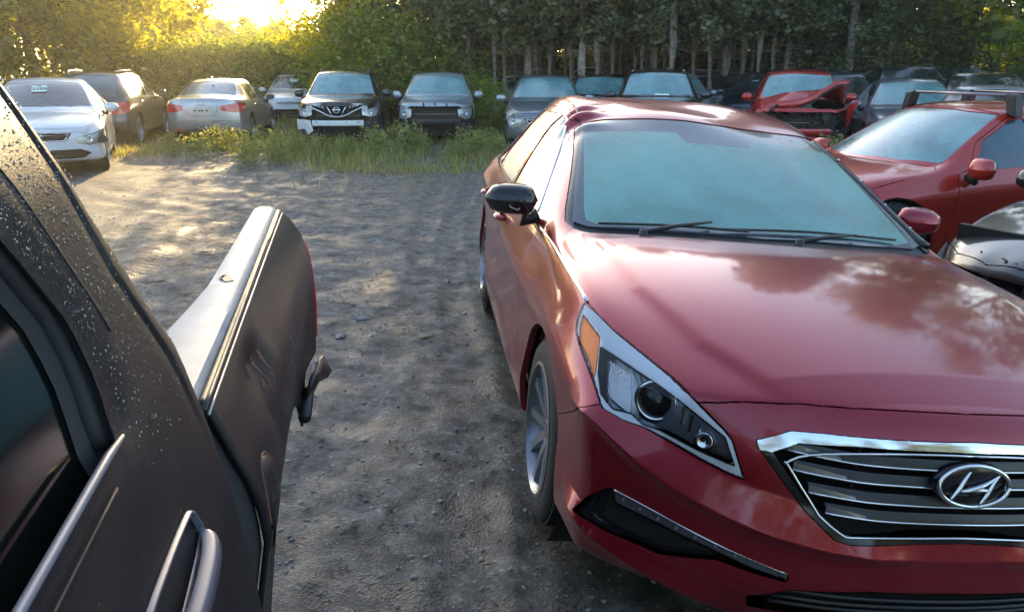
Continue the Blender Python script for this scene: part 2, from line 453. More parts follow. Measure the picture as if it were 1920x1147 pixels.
# ------------------------------------------------------------------ parts shared by the cars
def wheel_mesh(r=.33, w=.215, spokes=10, style='alloy', rimr=.66, double=False):
    t = MB(); h = w / 2
    t.lathe([(r * .70, -h), (r * .80, -h * 1.02), (r * .93, -h * .98), (r * .985, -h * .82), (r, -h * .5), (r * 1.0, 0), (r, h * .5), (r * .985, h * .82), (r * .93, h * .98), (r * .80, h * 1.02), (r * .70, h)], 40)
    for k in range(60):   # tread blocks at the shoulders
        a = 2 * math.pi * k / 60
        for sgn in (-1, 1):
            t.box((r * 1.0 * math.cos(a), sgn * h * .55, r * 1.0 * math.sin(a)), (.010, h * .5, r * .07), Matrix.Rotation(-a, 3, 'Y'))
    m = MB(); R0 = r * .715
    m.lathe([(R0, -h * .9), (R0 * .98, h * .93), (R0 * 1.03, h * 1.03), (R0 * .97, h * 1.06), (R0 * .92, h * .80), (R0 * .88, -h * .2), (R0 * .86, -h * .9)], 40)
    n = spokes
    for k in range(n):
        a = 2 * math.pi * (k + .5 * 0) / n
        wd = R0 * (.095 if not double else .07)
        offs = ((-.10, .10) if double else (0,))
        for of in offs:
            c, s_ = math.cos(a + of * .0), math.sin(a)
            P = []
            for rr, ww, yy in ((.16, 1.25, .62), (.45, .95, .78), (.75, .85, .86), (.93, 1.25, .92)):
                ctr = Vector((math.cos(a + of * (1.2 if rr < .5 else .9)), 0, math.sin(a + of * (1.2 if rr < .5 else .9)))) * R0 * rr
                tv = Vector((-math.sin(a), 0, math.cos(a))) * wd * ww
                P.append([ctr - tv + Vector((0, h * yy - .03, 0)), ctr - tv * .75 + Vector((0, h * yy, 0)), ctr + tv * .75 + Vector((0, h * yy, 0)), ctr + tv + Vector((0, h * yy - .03, 0))])
            m.grid(P)
    m.lathe([(0, h * .72), (R0 * .12, h * .72), (R0 * .15, h * .66), (R0 * .24, h * .60), (R0 * .26, h * .3)], 20)
    d = MB(); d.lathe([(0, h * .1), (R0 * .60, h * .1), (R0 * .62, 0), (R0 * .88, -h * .3), (R0 * .88, -h * .8), (0, -h * .8)], 24)
    return t, m, d
WHEELS = {}
def put_wheel(parent, x, y, z, key=(.33, .215, 10, False), steer=0, rimmat='alloy', side=1):
    if key not in WHEELS:
        t, m, d = wheel_mesh(key[0], key[1], key[2], double=key[3])
        a = t.build('tyre', M['rubber'], None); smooth_angle(a, 40); b = m.build('rim', M[rimmat], None); smooth_angle(b, 40); c = d.build('brake_disc', M['dark'], None)
        WHEELS[key] = [(n_, q.data) for n_, q in (('tyre', a), ('rim', b), ('brake_disc', c))]
        for q in (a, b, c): bpy.data.objects.remove(q)
    e = empty('wheel', (x, y, z), (0, random.random() * 6, steer)); e.parent = parent
    e.rotation_mode = 'ZXY' if False else 'XYZ'
    if side < 0: e.rotation_euler = (0, random.random() * 6, steer + math.pi)
    for n_, me in WHEELS[key]:
        q = bpy.data.objects.new(n_, me); C.objects.link(q); q.parent = e
    return e
def liners(sh, parent, xs, r, W):
    m = MB()
    for x in xs:
        for sg in (1, -1):
            mt = Matrix.Translation((x, 0, sh.p.get('wz', .33)))
            m.lathe([(r + .012, sg * (W - .05)), (r + .015, sg * (W - .42)), (0.01, sg * (W - .42))], 28, mt)
    zt = .60
    x0, x1 = sh.p['FO'] - .22, -(sh.p['WB'] + sh.p['RO']) + .25
    m.box(((x0 + x1) / 2, 0, .40), (x0 - x1, (W - .42) * 2 - .02, .36))
    m.box(((-r - .1 - sh.p['WB'] + r + .1) / 2, 0, .33), (sh.p['WB'] - 2 * r - .16, W * 2 - .20, .22))
    return m.build('underbody', M['dark'], parent)
def poly_half(pts): return [(p[0], p[1]) for p in pts] + [(p[0], -p[1]) for p in reversed(pts)]
def mirror_cap(parent, c, sz, mt, sg, name='wing_mirror', armto=None, glassmat=None):
    "c centre of the shell, sz half sizes (x depth, y width, z height)"
    m = MB(); P = []
    n = 16
    for i in range(9):
        f = i / 8; yy = -1 + 2 * f; wv = (1 - abs(yy) ** 3.2) ** .5 if abs(yy) < 1 else 0.0
        row = []
        for k in range(n):
            a = 2 * math.pi * k / n; cx, cz = math.cos(a), math.sin(a)
            xx = (max(cx, -.35)) * sz[0] * wv; zz = np.sign(cz) * abs(cz) ** .8 * sz[2] * wv * (1 - .12 * sg * yy * 0 - .10 * (yy + 1) / 2)
            row.append((c[0] + xx, c[1] + sg * yy * sz[1], c[2] + zz))
        row.append(row[0]); P.append(row)
    m.grid(P); o = m.build(name, mt, parent, True)
    g = MB(); ring = [(c[0] - sz[0] * .36, c[1] + sz[1] * .86 * math.cos(a), c[2] + sz[2] * .80 * math.sin(a)) for a in np.linspace(0, 2 * math.pi, 18)[:-1]]
    g.add(ring, [tuple(range(17))]); g.build('mirror_glass', glassmat or M['glass_dark'], o)
    if armto is not None:
        a = MB(); a.tube([(c[0], c[1] - sg * sz[1] * .6, c[2] - sz[2] * .5), ((c[0] + armto[0]) / 2, (c[1] + armto[1]) / 2, min(c[2], armto[2]) - .03), armto], [sz[2] * .32, sz[2] * .34, sz[2] * .5], 10)
        a.build('mirror_arm', M['plastic'], o, True)
    return o
def strip(parent, pts, r, mt, name, flat=1., n=6):
    m = MB(); m.tube(pts, r, n, True, flat); return m.build(name, mt, parent, True)
M['lens'] = bpy.data.materials.new('lens_clear'); M['lens'].use_nodes = True
_n = M['lens'].node_tree; _n.nodes.clear()
_o = _n.nodes.new('ShaderNodeOutputMaterial'); _g = _n.nodes.new('ShaderNodeBsdfGlossy'); _t = _n.nodes.new('ShaderNodeBsdfTransparent')
_m = _n.nodes.new('ShaderNodeMixShader'); _f = _n.nodes.new('ShaderNodeFresnel'); _f.inputs[0].default_value = 1.38; _g.inputs['Roughness'].default_value = .04
_n.links.new(_f.outputs[0], _m.inputs[0]); _n.links.new(_t.outputs[0], _m.inputs[1]); _n.links.new(_g.outputs[0], _m.inputs[2]); _n.links.new(_m.outputs[0], _o.inputs[0])
M['silver_trim'] = mat('silver_trim', (.84, .86, .88), .4, 0, .3)
M['ribbed'] = mat('ribbed_reflector', (.35, .36, .38), .18, .9)
_b = N(M['ribbed'], 'ShaderNodeBump', Strength=.35, Distance=.002); _w = N(M['ribbed'], 'ShaderNodeTexVoronoi', Scale=150.); _c = N(M['ribbed'], 'ShaderNodeTexCoord')
L(M['ribbed'], _c.outputs['Object'], _w.inputs['Vector']); L(M['ribbed'], _w.outputs[0], _b.inputs['Height']); L(M['ribbed'], _b.outputs[0], M['ribbed'].node_tree.nodes['Principled BSDF'].inputs['Normal'])
M['red_hero'] = paint('maroon_paint', (.27, .003, .014), .48, .30, dew=.01, coatr=.03, coat=.8)
M['frost'] = fogglass('frosted_windscreen', (.065, .225, .195), .25, .5)
M['frost'].node_tree.nodes['Principled BSDF'].inputs['Coat Weight'].default_value = .45
M['frost_side'] = fogglass('misted_side_glass', (.30, .36, .30), .25, .5)
M['frit'] = mat('windscreen_border', (.035, .05, .065), .22, 0, .6)
M['satin_slat'] = mat('satin_slat', (.014, .015, .018), .35, .1, .1)
M['glass_dark2'] = fogglass('grey_glass', (.05, .06, .07), .1)
M['glass_sky'] = fogglass('teal_dewy_glass', (.11, .24, .25), .2, .35)
M['glass_teal'] = fogglass('teal_side_glass', (.03, .07, .09), .1)
M['glass_pale'] = fogglass('pale_side_glass', (.25, .30, .24), .2)
M['glass_streak'] = fogglass('streaked_glass', (.13, .26, .26), .22, .6)
M['grey_line'] = mat('grey_line', (.12, .13, .14), .5)
# ------------------------------------------------------------------ the red sedan in front
def dent_hero(V, Nn):
    V = V.copy(); x, y, z = V[:, 0], V[:, 1], V[:, 2]
    m = np.clip((z - 1.33) / .08, 0, 1) * np.exp(-((x + 1.55) / .42) ** 4) * (Nn[:, 2] > .3)
    w = (.009 * np.sin(4.2 * y + 1.3 + 5 * (x + 1.5)) + .006 * np.sin(9 * y - 7 * x) - .014 * np.exp(-((y + .1) / .35) ** 2 - ((x + 1.50) / .16) ** 2)) * m
    V[:, 2] += w
    c = np.exp(-((x + 1.42) / .16) ** 2 - ((y + .60) / .09) ** 2) * (z > 1.2)          # pinched roof corner
    R1 = np.array([(-.950, .64), (-.879, .650), (-.844, .636), (-.763, .589), (-.667, .548), (-.573, .518), (-.472, .495), (-.341, .478), (-.2, .468), (0, .464)])
    zr = np.interp(-abs(y), R1[:, 0], R1[:, 1]); d = z - zr
    wy = np.clip((x - .42) / .15, 0, 1) * np.clip((abs(y) - .02) / .2, .35, 1)
    amp = .030 * np.where(d > 0, np.maximum(0, 1 - d / .10) ** 1.2, np.exp(-(np.maximum(-d, 0) / .022))) * wy * (z < .74)
    R2 = np.array([(-.90, .37), (-.877, .356), (-.84, .325), (-.744, .294), (-.628, .265), (-.499, .225), (0, .215)])
    d2 = z - np.interp(-abs(y), R2[:, 0], R2[:, 1]); amp += .022 * np.where(d2 > 0, np.maximum(0, 1 - d2 / .05), np.exp(-(np.maximum(-d2, 0) / .015))) * np.clip((x - .45) / .12, 0, 1)
    V += Nn * amp[:, None]
    yl = np.interp(x, [-.45, -.158, .222, .557, .80], [.74, .722, .697, .60, .46]); hm = (z > .74) * np.clip((x + .42) / .15, 0, 1) * (x < .9) * np.clip((.84 - x) / .1, 0, 1)
    V[:, 2] += .013 * hm * (1 / (1 + np.exp((abs(y) - yl + .02) / .010)))
    V[:, 2] += .022 * c * np.sin(40 * x); V[:, 1] += .02 * c * np.sin(33 * x + 1)
    fz = .70 + .055 * (-x)  ; fz = np.where(x > -.2, .70, fz); d3 = z - fz
    fm = (Nn[:, 1] ** 2 > .25) * np.clip((-x - .35) / .3, 0, 1) * np.clip((x + 3.6) / .4, 0, 1)
    V[:, 1] += np.sign(y) * fm * .016 * np.where(d3 > 0, np.exp(-(d3 / .10)), np.exp(-(-d3 / .035)))
    return V
def hero_car():
    root = empty('parked_car'); root.matrix_world = hero_T()
    tag(root, 'large maroon red sedan with frosted windscreen, chrome grille badge and stripped black wing mirror', 'car')
    sh = Shell(HERO, 5, dent_hero)
    LAMP = [(0.219, -0.837, 0.869), (0.254, -0.86, 0.823), (0.285, -0.868, 0.796), (0.348, -0.866, 0.772), (0.428, -0.858, 0.744), (0.51, -0.846, 0.712), (0.588, -0.831, 0.674), (0.638, -0.791, 0.665), (0.687, -0.742, 0.666), (0.743, -0.69, 0.655), (0.792, -0.628, 0.635), (0.831, -0.567, 0.618), (0.85, -0.529, 0.611), (0.842, -0.538, 0.637), (0.813, -0.559, 0.699), (0.794, -0.577, 0.719), (0.735, -0.637, 0.767), (0.647, -0.681, 0.8), (0.538, -0.73, 0.821), (0.413, -0.783, 0.843), (0.311, -0.813, 0.861)]
    AMBER = [(0.256, -0.848, 0.842), (0.393, -0.821, 0.816), (0.448, -0.835, 0.766), (0.492, -0.848, 0.722), (0.408, -0.856, 0.759), (0.339, -0.865, 0.778), (0.289, -0.861, 0.807)]
    INNER = [(0.425, -0.822, 0.797), (0.536, -0.773, 0.789), (0.658, -0.711, 0.775), (0.75, -0.637, 0.735), (0.802, -0.577, 0.7), (0.833, -0.555, 0.64), (0.786, -0.63, 0.655), (0.713, -0.714, 0.675), (0.675, -0.748, 0.674), (0.641, -0.771, 0.688), (0.606, -0.809, 0.683), (0.548, -0.834, 0.703), (0.489, -0.837, 0.738)]
    FOG = [(0.586, -0.875, 0.367), (0.62, -0.859, 0.419), (0.671, -0.814, 0.48), (0.682, -0.801, 0.481), (0.763, -0.697, 0.458), (0.844, -0.569, 0.426), (0.918, -0.4, 0.39), (0.917, -0.403, 0.369), (0.892, -0.474, 0.374), (0.849, -0.563, 0.384), (0.774, -0.684, 0.347), (0.695, -0.788, 0.353), (0.631, -0.855, 0.364)]
    FLED = [(0.68, -0.804, 0.477), (0.763, -0.697, 0.458), (0.844, -0.569, 0.426), (0.918, -0.401, 0.39), (0.917, -0.403, 0.373), (0.891, -0.475, 0.382), (0.844, -0.572, 0.405), (0.767, -0.694, 0.429), (0.687, -0.798, 0.443)]
    side = lambda c, n: (abs(n[:, 1]) > .3)
    low = lambda c, n: (c[:, 2] < 1.02) | (abs(n[:, 1]) > .3)
    r = .375
    for cx in (0, -2.8): sh.mark('hole', 'side', circle(cx, .33, r), lambda c, n: abs(c[:, 1]) > .5)
    sh.mark('bumper_cover', 'side', [(.25, .1), (.25, .50), (.31, .527), (.49, .619), (.575, .672), (.62, .72), (.70, .80), (.72, .95), (1.2, .95), (1.2, .1)], only=['body'], both=False)
    sh.mark('hood', 'top', poly_half([(.868, 0), (.8665, .05), (.863, .12), (.856, .20), (.845, .282), (.829, .36), (.808, .44), (.780, .525), (.760, .585), (.735, .643), (.647, .681), (.538, .73), (.413, .783), (.311, .813), (.232, .829), (-.012, .845), (-.26, .845), (-.377, .812), (-.437, .763), (-.40, .70), (-.33, .5), (-.27, .25), (-.25, 0)]), lambda c, n: (n[:, 2] > .1) & (c[:, 2] > .7), both=False)
    sh.mark('cowl', 'top', poly_half([(-.25, 0), (-.27, .25), (-.33, .5), (-.40, .70), (-.437, .763), (-.50, .757), (-.46, .70), (-.41, .45), (-.38, 0)]), lambda c, n: c[:, 2] > .9, both=False)
    sh.mark('pillar_trim', 'top', [(-.44, .76), (-.50, .80), (-.60, .79), (-.85, .735), (-1.0, .70), (-1.33, .640), (-1.32, .60), (-.98, .655), (-.564, .74)], lambda c, n: c[:, 2] > .97, both=False)
    sh.mark('pillar_trim', 'top', [(-.44, -.76), (-.50, -.785), (-.60, -.77), (-.85, -.715), (-1.0, -.685), (-1.36, -.625), (-1.34, -.60), (-.98, -.655), (-.564, -.74)], lambda c, n: c[:, 2] > .97, both=False)
    sh.mark('windscreen_border', 'top', poly_half([(-.38, 0), (-.41, .45), (-.46, .70), (-.50, .757), (-.564, .745), (-.813, .70), (-.981, .663), (-1.297, .607), (-1.285, .45), (-1.25, .2), (-1.236, 0)]), lambda c, n: c[:, 2] > .9, both=False)
    sh.mark('windscreen', 'top', [(-.425, .149), (-.42, -.2), (-.44, -.5), (-.47, -.66), (-.50, -.70), (-.56, -.70), (-.98, -.640), (-1.13, -.621), (-1.155, -.60), (-1.13, -.172), (-1.115, -.165), (-1.04, -.145), (-1.035, .167), (-1.12, .189), (-1.15, .60), (-1.13, .622), (-.978, .640), (-.56, .70), (-.50, .703), (-.46, .62)], lambda c, n: c[:, 2] > .9, both=False)
    FD = [(-.56, .27), (-.60, .60), (-.62, .935), (-.72, .99), (-.95, 1.15), (-1.33, 1.365), (-1.63, 1.425), (-1.69, .95), (-1.66, .27)]
    RD = [(-1.665, .27), (-1.695, .95), (-1.635, 1.425), (-2.1, 1.43), (-2.5, 1.33), (-2.98, 1.03), (-2.78, .93), (-2.60, .78), (-2.44, .58), (-2.36, .27)]
    sh.mark('front_door', 'side', FD, side); sh.mark('rear_door', 'side', RD, side)
    sh.mark('fw', 'side', [(-.80, .985), (-.95, 1.10), (-1.35, 1.335), (-1.60, 1.392), (-1.66, .995)], side)
    sh.mark('rw', 'side', [(-1.715, 1.0), (-1.67, 1.395), (-2.1, 1.395), (-2.42, 1.305), (-2.60, 1.15), (-2.62, 1.02)], side)
    sh.mark('qw', 'side', [(-2.66, 1.03), (-2.64, 1.14), (-2.50, 1.262), (-2.78, 1.09), (-2.93, 1.035)], side)
    sh.mark('rear_window', 'top', poly_half([(-2.50, 0), (-2.52, .40), (-2.50, .53), (-2.80, .58), (-3.08, .63), (-3.16, .60), (-3.24, 0)]), lambda c, n: c[:, 2] > 1.0, both=False)
    sh.mark('tailgate', 'top', poly_half([(-3.30, 0), (-3.20, .66), (-3.75, .62), (-3.95, .3), (-3.95, 0)]), lambda c, n: c[:, 2] > .9, both=False)
    sh.mark('tail_light', 'side', [(-3.45, .90), (-3.78, .96), (-3.95, .93), (-3.95, .80), (-3.70, .78)], lambda c, n: c[:, 1] * c[:, 1] > .2)
    dl = (.62, -.60, .42)
    sh.mark('lamp', dl, LAMP); sh.mark('lamp_in', dl, INNER, only=['lamp']); sh.mark('amber', dl, AMBER, only=['lamp'])
    df = (.66, -.75, 0)
    sh.mark('fog', df, FOG, lambda c, n: c[:, 0] > .4); sh.mark('fogled', df, FLED, only=['fog'])
    fr = lambda c, n: c[:, 0] > .6
    sh.mark('grille_lower', 'front', poly_half([(0, .765), (.1, .762), (.237, .758), (.365, .753), (.433, .747), (.508, .713), (.506, .70), (.452, .635), (.393, .568), (.323, .51), (.287, .503), (.159, .51), (0, .516)]) if 0 else [(y, z) for y, z in [(0, .765), (.1, .762), (.237, .758), (.365, .753), (.433, .747), (.508, .713), (.506, .70), (.452, .635), (.393, .568), (.323, .51), (.287, .503), (.159, .51), (0, .516)]] + [(-y, z) for y, z in reversed([(.1, .762), (.237, .758), (.365, .753), (.433, .747), (.508, .713), (.506, .70), (.452, .635), (.393, .568), (.323, .51), (.287, .503), (.159, .51)])], fr, both=False)
    sh.mark('grille_chrome', 'front', [(-.6, .69), (-.47, .693), (-.40, .71), (0, .72), (.40, .71), (.47, .693), (.6, .69), (.6, .9), (-.6, .9)], fr, only=['grille_lower'], both=False)
    gin = [(0, .742), (.1, .742), (.282, .737), (.42, .724), (.473, .695), (.471, .691), (.397, .598), (.313, .529), (.271, .52), (.113, .525), (0, .528)]
    GI = [(-y, z) for y, z in gin] + [(y, z) for y, z in reversed(gin[1:-1])]
    sh.mark('grille', 'front', GI, fr, both=False)
    lo = [(0, .375), (.2, .372), (.39, .347), (.477, .297), (.461, .255), (.3, .262), (0, .265)]
    sh.mark('intake', 'front', [(-y, z) for y, z in lo] + [(y, z) for y, z in reversed(lo[1:-1])], fr, both=False)
    sh.snap()
    RD_ = M['red_hero']; g = .0022; fl = .025
    sh.panel('body', RD_, root, 'body', gap=g, flange=fl)
    sh.panel('bumper_cover', RD_, root, 'front_bumper', gap=g, flange=fl)
    sh.panel('hood', RD_, root, 'hood', gap=g * 1.2, flange=fl, off=.001)
    sh.panel('tailgate', RD_, root, 'boot_lid', gap=g, flange=fl)
    sh.panel('cowl', M['plastic'], root, 'cowl', off=-.012, flange=.03)
    for s_ in (1, -1): sh.panel('pillar_trim', M['gloss_black'], root, 'pillar_trim', off=-.004, flange=.02, side=s_)
    sh.panel('windscreen_border', M['frit'], root, 'windscreen_border', off=-.004, flange=.02)
    sh.panel('windscreen', M['frost'], root, 'windscreen', off=-.004, flange=0)
    sh.panel('rear_window', M['glass'], root, 'rear_window', off=-.004, flange=.02)
    for s_ in (1, -1):
        sh.panel('front_door', RD_, root, 'door', gap=g, flange=fl, side=s_); sh.panel('rear_door', RD_, root, 'door', gap=g, flange=fl, side=s_)
        sh.panel('fw', M['frost_side'], root, 'side_window', off=-.006, flange=.02, side=s_)
        sh.panel('rw', M['frost_side'], root, 'side_window', off=-.006, flange=.02, side=s_)
        sh.panel('qw', M['frost_side'], root, 'quarter_window', off=-.006, flange=.02, side=s_)
        sh.panel('tail_light', M['red_lens'], root, 'tail_light', off=.003, flange=.03, side=s_)
        # headlight with its housing, strip, indicator, projector and clear lens
        hl = sh.panel(['lamp_in'], M['lamp_dark'], root, 'headlight', off=-.045, flange=-.045, side=s_)
        sh.panel(['lamp'], M['silver_trim'], hl, 'light_strip', off=-.006, gap=.004, flange=.02, side=s_)
        sh.panel(['amber'], M['amber'], hl, 'turn_signal', off=-.006, gap=.003, flange=.02, side=s_)
        lens = sh.panel(['lamp', 'lamp_in'], M['lens'], hl, 'lens', off=.001, gap=.001, flange=0, side=s_)
        P0 = sh.on([(.668, s_ * .722, .728)])[0]; dv = Vector((.80, s_ * .45, .18)).normalized()
        Mt = Matrix.Translation(P0 - dv * .048) @ dv.to_track_quat('Y', 'Z').to_matrix().to_4x4()
        m = MB(); m.lathe([(.060, -.03), (.060, .012), (.052, .020), (.043, .012)], 32, Mt); m.build('projector_ring', M['chrome'], hl, True)
        m = MB(); m.lathe([(.043, .010), (.038, .020), (.028, .029), (.014, .034), (0.0005, .036)], 28, Mt); m.build('projector', M['gloss_black'], hl, True)
        # ribbed outer chamber and curved divider
        q = sh.on([(.50, s_ * .812, .765), (.545, s_ * .785, .755), (.575, s_ * .79, .72), (.60, s_ * .795, .70)])
        dvp = sh.on([(.545, s_ * .768, .785), (.585, s_ * .765, .755), (.615, s_ * .768, .725), (.645, s_ * .770, .692)], -.02)
        strip(hl, dvp, [.005, .010, .010, .012], M['silver_trim'], 'divider', .5)
        g_ = MB(); P = []
        for a in np.linspace(0, 1, 5):
            row = []
            for b in np.linspace(0, 1, 5):
                pt = (lerp(.45, .555, b) + .09 * a, s_ * lerp(lerp(.828, .778, b), lerp(.822, .786, b), a), lerp(lerp(.785, .775, b), lerp(.705, .700, b), a))
                row.append(tuple(sh.on([pt], -.030)[0]))
            P.append(row)
        g_.grid(P); g_.build('reflector', M['ribbed'], hl, True)
        for k in range(5):
            a = sh.on([(.725 + .018 * k, s_ * (.672 - .020 * k), .722 - .014 * k)], -.035)[0]; m = MB()
            m.box(tuple(a), (.012, .006, .05 - .006 * k), Matrix.Rotation(.6 * s_, 3, 'Z'), .002); m.build('reflector_fin', M['chrome'] if k % 2 == 0 else M['plastic'], hl)
        m = MB(); a = sh.on([(.775, s_ * .62, .675)], -.04)[0]
        m.lathe([(.02, -.01), (.026, .01), (.018, .012), (.003, 0)], 16, Matrix.Translation(a) @ dv.to_track_quat('Y', 'Z').to_matrix().to_4x4()); m.build('bulb_reflector', M['chrome'], hl, True)
        fg = sh.panel('fog', M['gloss_black'], root, 'fog_recess', off=-.022, flange=-.022, side=s_)
        sh.panel('fogled', M['lamp_dark'], fg, 'daytime_light', off=-.006, gap=.001, flange=.02, side=s_)
        tp = sh.on([(.682, s_ * .801, .479), (.763, s_ * .697, .458), (.844, s_ * .569, .426), (.916, s_ * .405, .390)], -.002)
        strip(fg, crv(tp, 6), .0035, M['chrome'], 'chrome_edge')
        for k in range(7):
            a = sh.on([(lerp(.70, .89, k / 7), s_ * lerp(.78, .48, k / 7), lerp(.460, .397, k / 7))], -.004)[0]
            m = MB(); m.box(tuple(a), (.006, .007, .008), Matrix.Rotation(.9 * s_, 3, 'Z'), .002); m.build('led', M['steel'], fg)
        # chrome strip running from the lamp up to and along the window line
        cp = sh.on([(.232, s_ * .829, .876), (.016, s_ * .843, .905), (-.275, s_ * .853, .932), (-.514, s_ * .861, .945), (-.753, s_ * .868, .957), (-1.2, s_ * .876, .972), (-1.7, s_ * .876, .982), (-2.2, s_ * .875, .99), (-2.6, s_ * .862, 1.01), (-2.96, s_ * .83, 1.025)], .002)
        strip(root, crv(cp, 5), .008, M['chrome'], 'chrome_moulding', .7)
        # black belt strip under the side glass, handles
        wp = sh.on([(-.80, s_ * .84, .985), (-.95, s_ * .80, 1.10), (-1.35, s_ * .67, 1.335), (-1.60, s_ * .65, 1.395), (-2.1, s_ * .65, 1.40), (-2.42, s_ * .66, 1.31), (-2.93, s_ * .8, 1.037)], .001)
        strip(root, crv(wp, 6), .007, M['chrome'], 'window_moulding', .7)
        pp = sh.on([(-1.655, s_ * .87, .99), (-1.70, s_ * .87, .99), (-1.655, s_ * .66, 1.39), (-1.615, s_ * .66, 1.39)], .001)
        m = MB(); m.add(pp, [(0, 1, 2, 3) if s_ > 0 else (3, 2, 1, 0)]); m.build('door_pillar', M['gloss_black'], root)
        for hx in (-1.50, -2.42):
            a = sh.on([(hx, s_ * .92, .845)])[0]
            h = strip(root, [a + Vector((-.10, s_ * .004, 0)), a + Vector((-.07, s_ * .035, .002)), a + Vector((.07, s_ * .037, .002)), a + Vector((.10, s_ * .004, 0))], [.012, .015, .015, .012], RD_, 'door_handle', 1.0, 8)
            strip(h, [a + Vector((-.075, s_ * .052, .002)), a + Vector((.075, s_ * .052, .002))], .005, M['chrome'], 'chrome_edge')
    pt_ = sh.on([(-.50, .785, 1.0), (-.62, .772, 1.06), (-.80, .738, 1.15), (-1.0, .700, 1.25), (-1.20, .660, 1.33), (-1.33, .635, 1.38)], .003)
    strip(root, crv(pt_, 4), [.024] * 12 + [.020] * 9, M['gloss_black'], 'pillar_trim', .45, 8)
    for k, (x, y, z) in enumerate([(-1.12, .665, 1.30), (-.95, .70, 1.22), (-.78, .735, 1.13), (-.62, .768, 1.05)]):
        a = sh.on([(x, y, z)], .014)[0]; m = MB(); m.box(tuple(a), (.012, .012, .010), None, .003); m.build('clip', M['white_plastic'], root)
    # grille
    sh.panel('grille_chrome', M['chrome'], root, 'grille_surround', off=.006, gap=.001, flange=.04)
    sh.panel('grille_lower', M['gloss_black'], root, 'grille_frame', off=.004, gap=.001, flange=.04)
    gr = sh.panel('grille', M['dark'], root, 'grille', off=-.06, flange=-.06)
    gi3 = sh.on([(.95, y, z) for y, z in crv(GI, 3, True)], .006); gi3.append(gi3[0])
    strip(gr, gi3, .0032, M['chrome'], 'chrome_rim')
    for z0, yl, ends in ((.700, .450, .690), (.656, .425, .672), (.607, .385, .632), (.562, .340, .585)):
        pts = []
        for y in np.linspace(-yl, yl, 29):
            zz = z0 + .006 * 0 + max(0, abs(y) - yl * .62) * .05
            h_ = sh.hit((1.5, y, zz), (-1, 0, 0))[0]; pts.append(Vector((h_.x - .012, y, zz)))
        P = []
        for q in pts:
            tt = .017 if z0 > .57 else .017
            P.append([q + Vector((-.05, 0, tt * .7)), q + Vector((-.006, 0, tt)), q + Vector((.002, 0, tt * .2)), q + Vector((.004, 0, -.004)), q + Vector((-.004, 0, -.010)), q + Vector((-.05, 0, -.012))])
        m = MB(); m.grid(P); sl = m.build('slat', M['satin_slat'], gr, False); smooth_angle(sl, 30)
        strip(gr, [q + Vector((.005, 0, -.006)) for q in pts], .0032, M['chrome'], 'chrome_edge')
        for sg in (1, -1):
            m = MB(); q = pts[0 if sg < 0 else -1]
            qs = [pts[i if sg < 0 else 28 - i] for i in range(5)]
            Q2 = [[v + Vector((.003, 0, .003 + .012 * (1 - i / 4) * (i > -1))), v + Vector((.006, 0, -.004))] for i, v in enumerate(qs)]
            m.grid(Q2); m.build('slat_tip', M['lamp_dark'], gr)
    for yy in (-.27, -.09, .09, .27):
        pass
    for yy in (-.27, .27, -.1, .1):
        m = MB(); h_ = sh.hit((1.5, yy, .63), (-1, 0, 0))[0]; m.box((h_.x - .045, yy, .63), (.01, .006, .20)); m.build('support', M['plastic'], gr)
    # emblem: oval ring with slanted letter
    ec = Vector((sh.hit((1.5, 0, .669), (-1, 0, 0))[0].x + .012, -.004, .669)); tl = .16
    def eo(u, v, d=0.): return ec + Vector((-tl * v * .092 / 1 * 0 - v * .050 * tl + d, u * .092, v * .050))
    m = MB(); m.lathe([(.098, -.02), (.098, -.006), (.085, .0), (0.001, .0)], 40, Matrix.Translation(ec + Vector((-.004, 0, 0))) @ Matrix.Scale(.56, 4, (0, 0, 1)) @ Matrix.Rotation(R(-90), 4, 'Z')); bd = m.build('badge', M['gloss_black'], gr, True)
    strip(bd, [eo(math.cos(a), math.sin(a), .002) for a in np.linspace(0, 2 * math.pi, 41)], .0055, M['chrome'], 'badge_ring', 1, 8)
    def e2(x, y, d=.004): return eo((x - 1175) / 180., (465 - y) / 95., d)
    for pts_, rr in (([(1140, 395), (1118, 430), (1090, 480), (1052, 535)], [.0035, .0065, .0075, .003]), ([(1295, 408), (1268, 440), (1238, 500), (1205, 552)], [.002, .006, .0075, .0035]), ([(1105, 487), (1150, 478), (1200, 462), (1245, 440), (1292, 409)], [.005, .009, .009, .006, .002]), ([(1150, 480), (1200, 478), (1245, 480)], [.007, .009, .006])):
        strip(bd, crv([tuple(e2(*q)) for q in pts_], 4), [float(np.interp(i / (len(pts_) * 4 - 4), np.linspace(0, 1, len(rr)), rr)) for i in range((len(pts_) - 1) * 4 + 1)], M['chrome'], 'badge_letter', .7, 8)
    it = sh.panel('intake', M['dark'], root, 'lower_intake', off=-.04, flange=-.04)
    for zz in (.29, .315, .34):
        strip(it, [sh.hit((1.5, y, zz), (-1, 0, 0))[0] + Vector((-.012, 0, 0)) for y in np.linspace(-.42, .42, 15)], .006, M['plastic'], 'slat')
    # wipers
    for hub, tip, b0, b1 in (((-.36, -.50, 1.01), (-.45, -.20, 1.03), (-.455, -.66, 1.01), (-.405, -.06, 1.02)), ((-.335, .13, 1.02), (-.45, .42, 1.02), (-.415, -.20, 1.01), (-.475, .62, 1.02))):
        h = sh.on([hub], .010)[0]; t_ = sh.on([tip], .016)[0]; w_ = strip(root, [h, (h + t_) / 2 + Vector((0, 0, .006)), t_], [.011, .008, .005], M['plastic'], 'wiper')
        strip(w_, crv(sh.on([b0, tuple(lerp(np.array(b0), np.array(b1), .5)), b1], .009), 5), .0055, M['plastic'], 'wiper_blade')
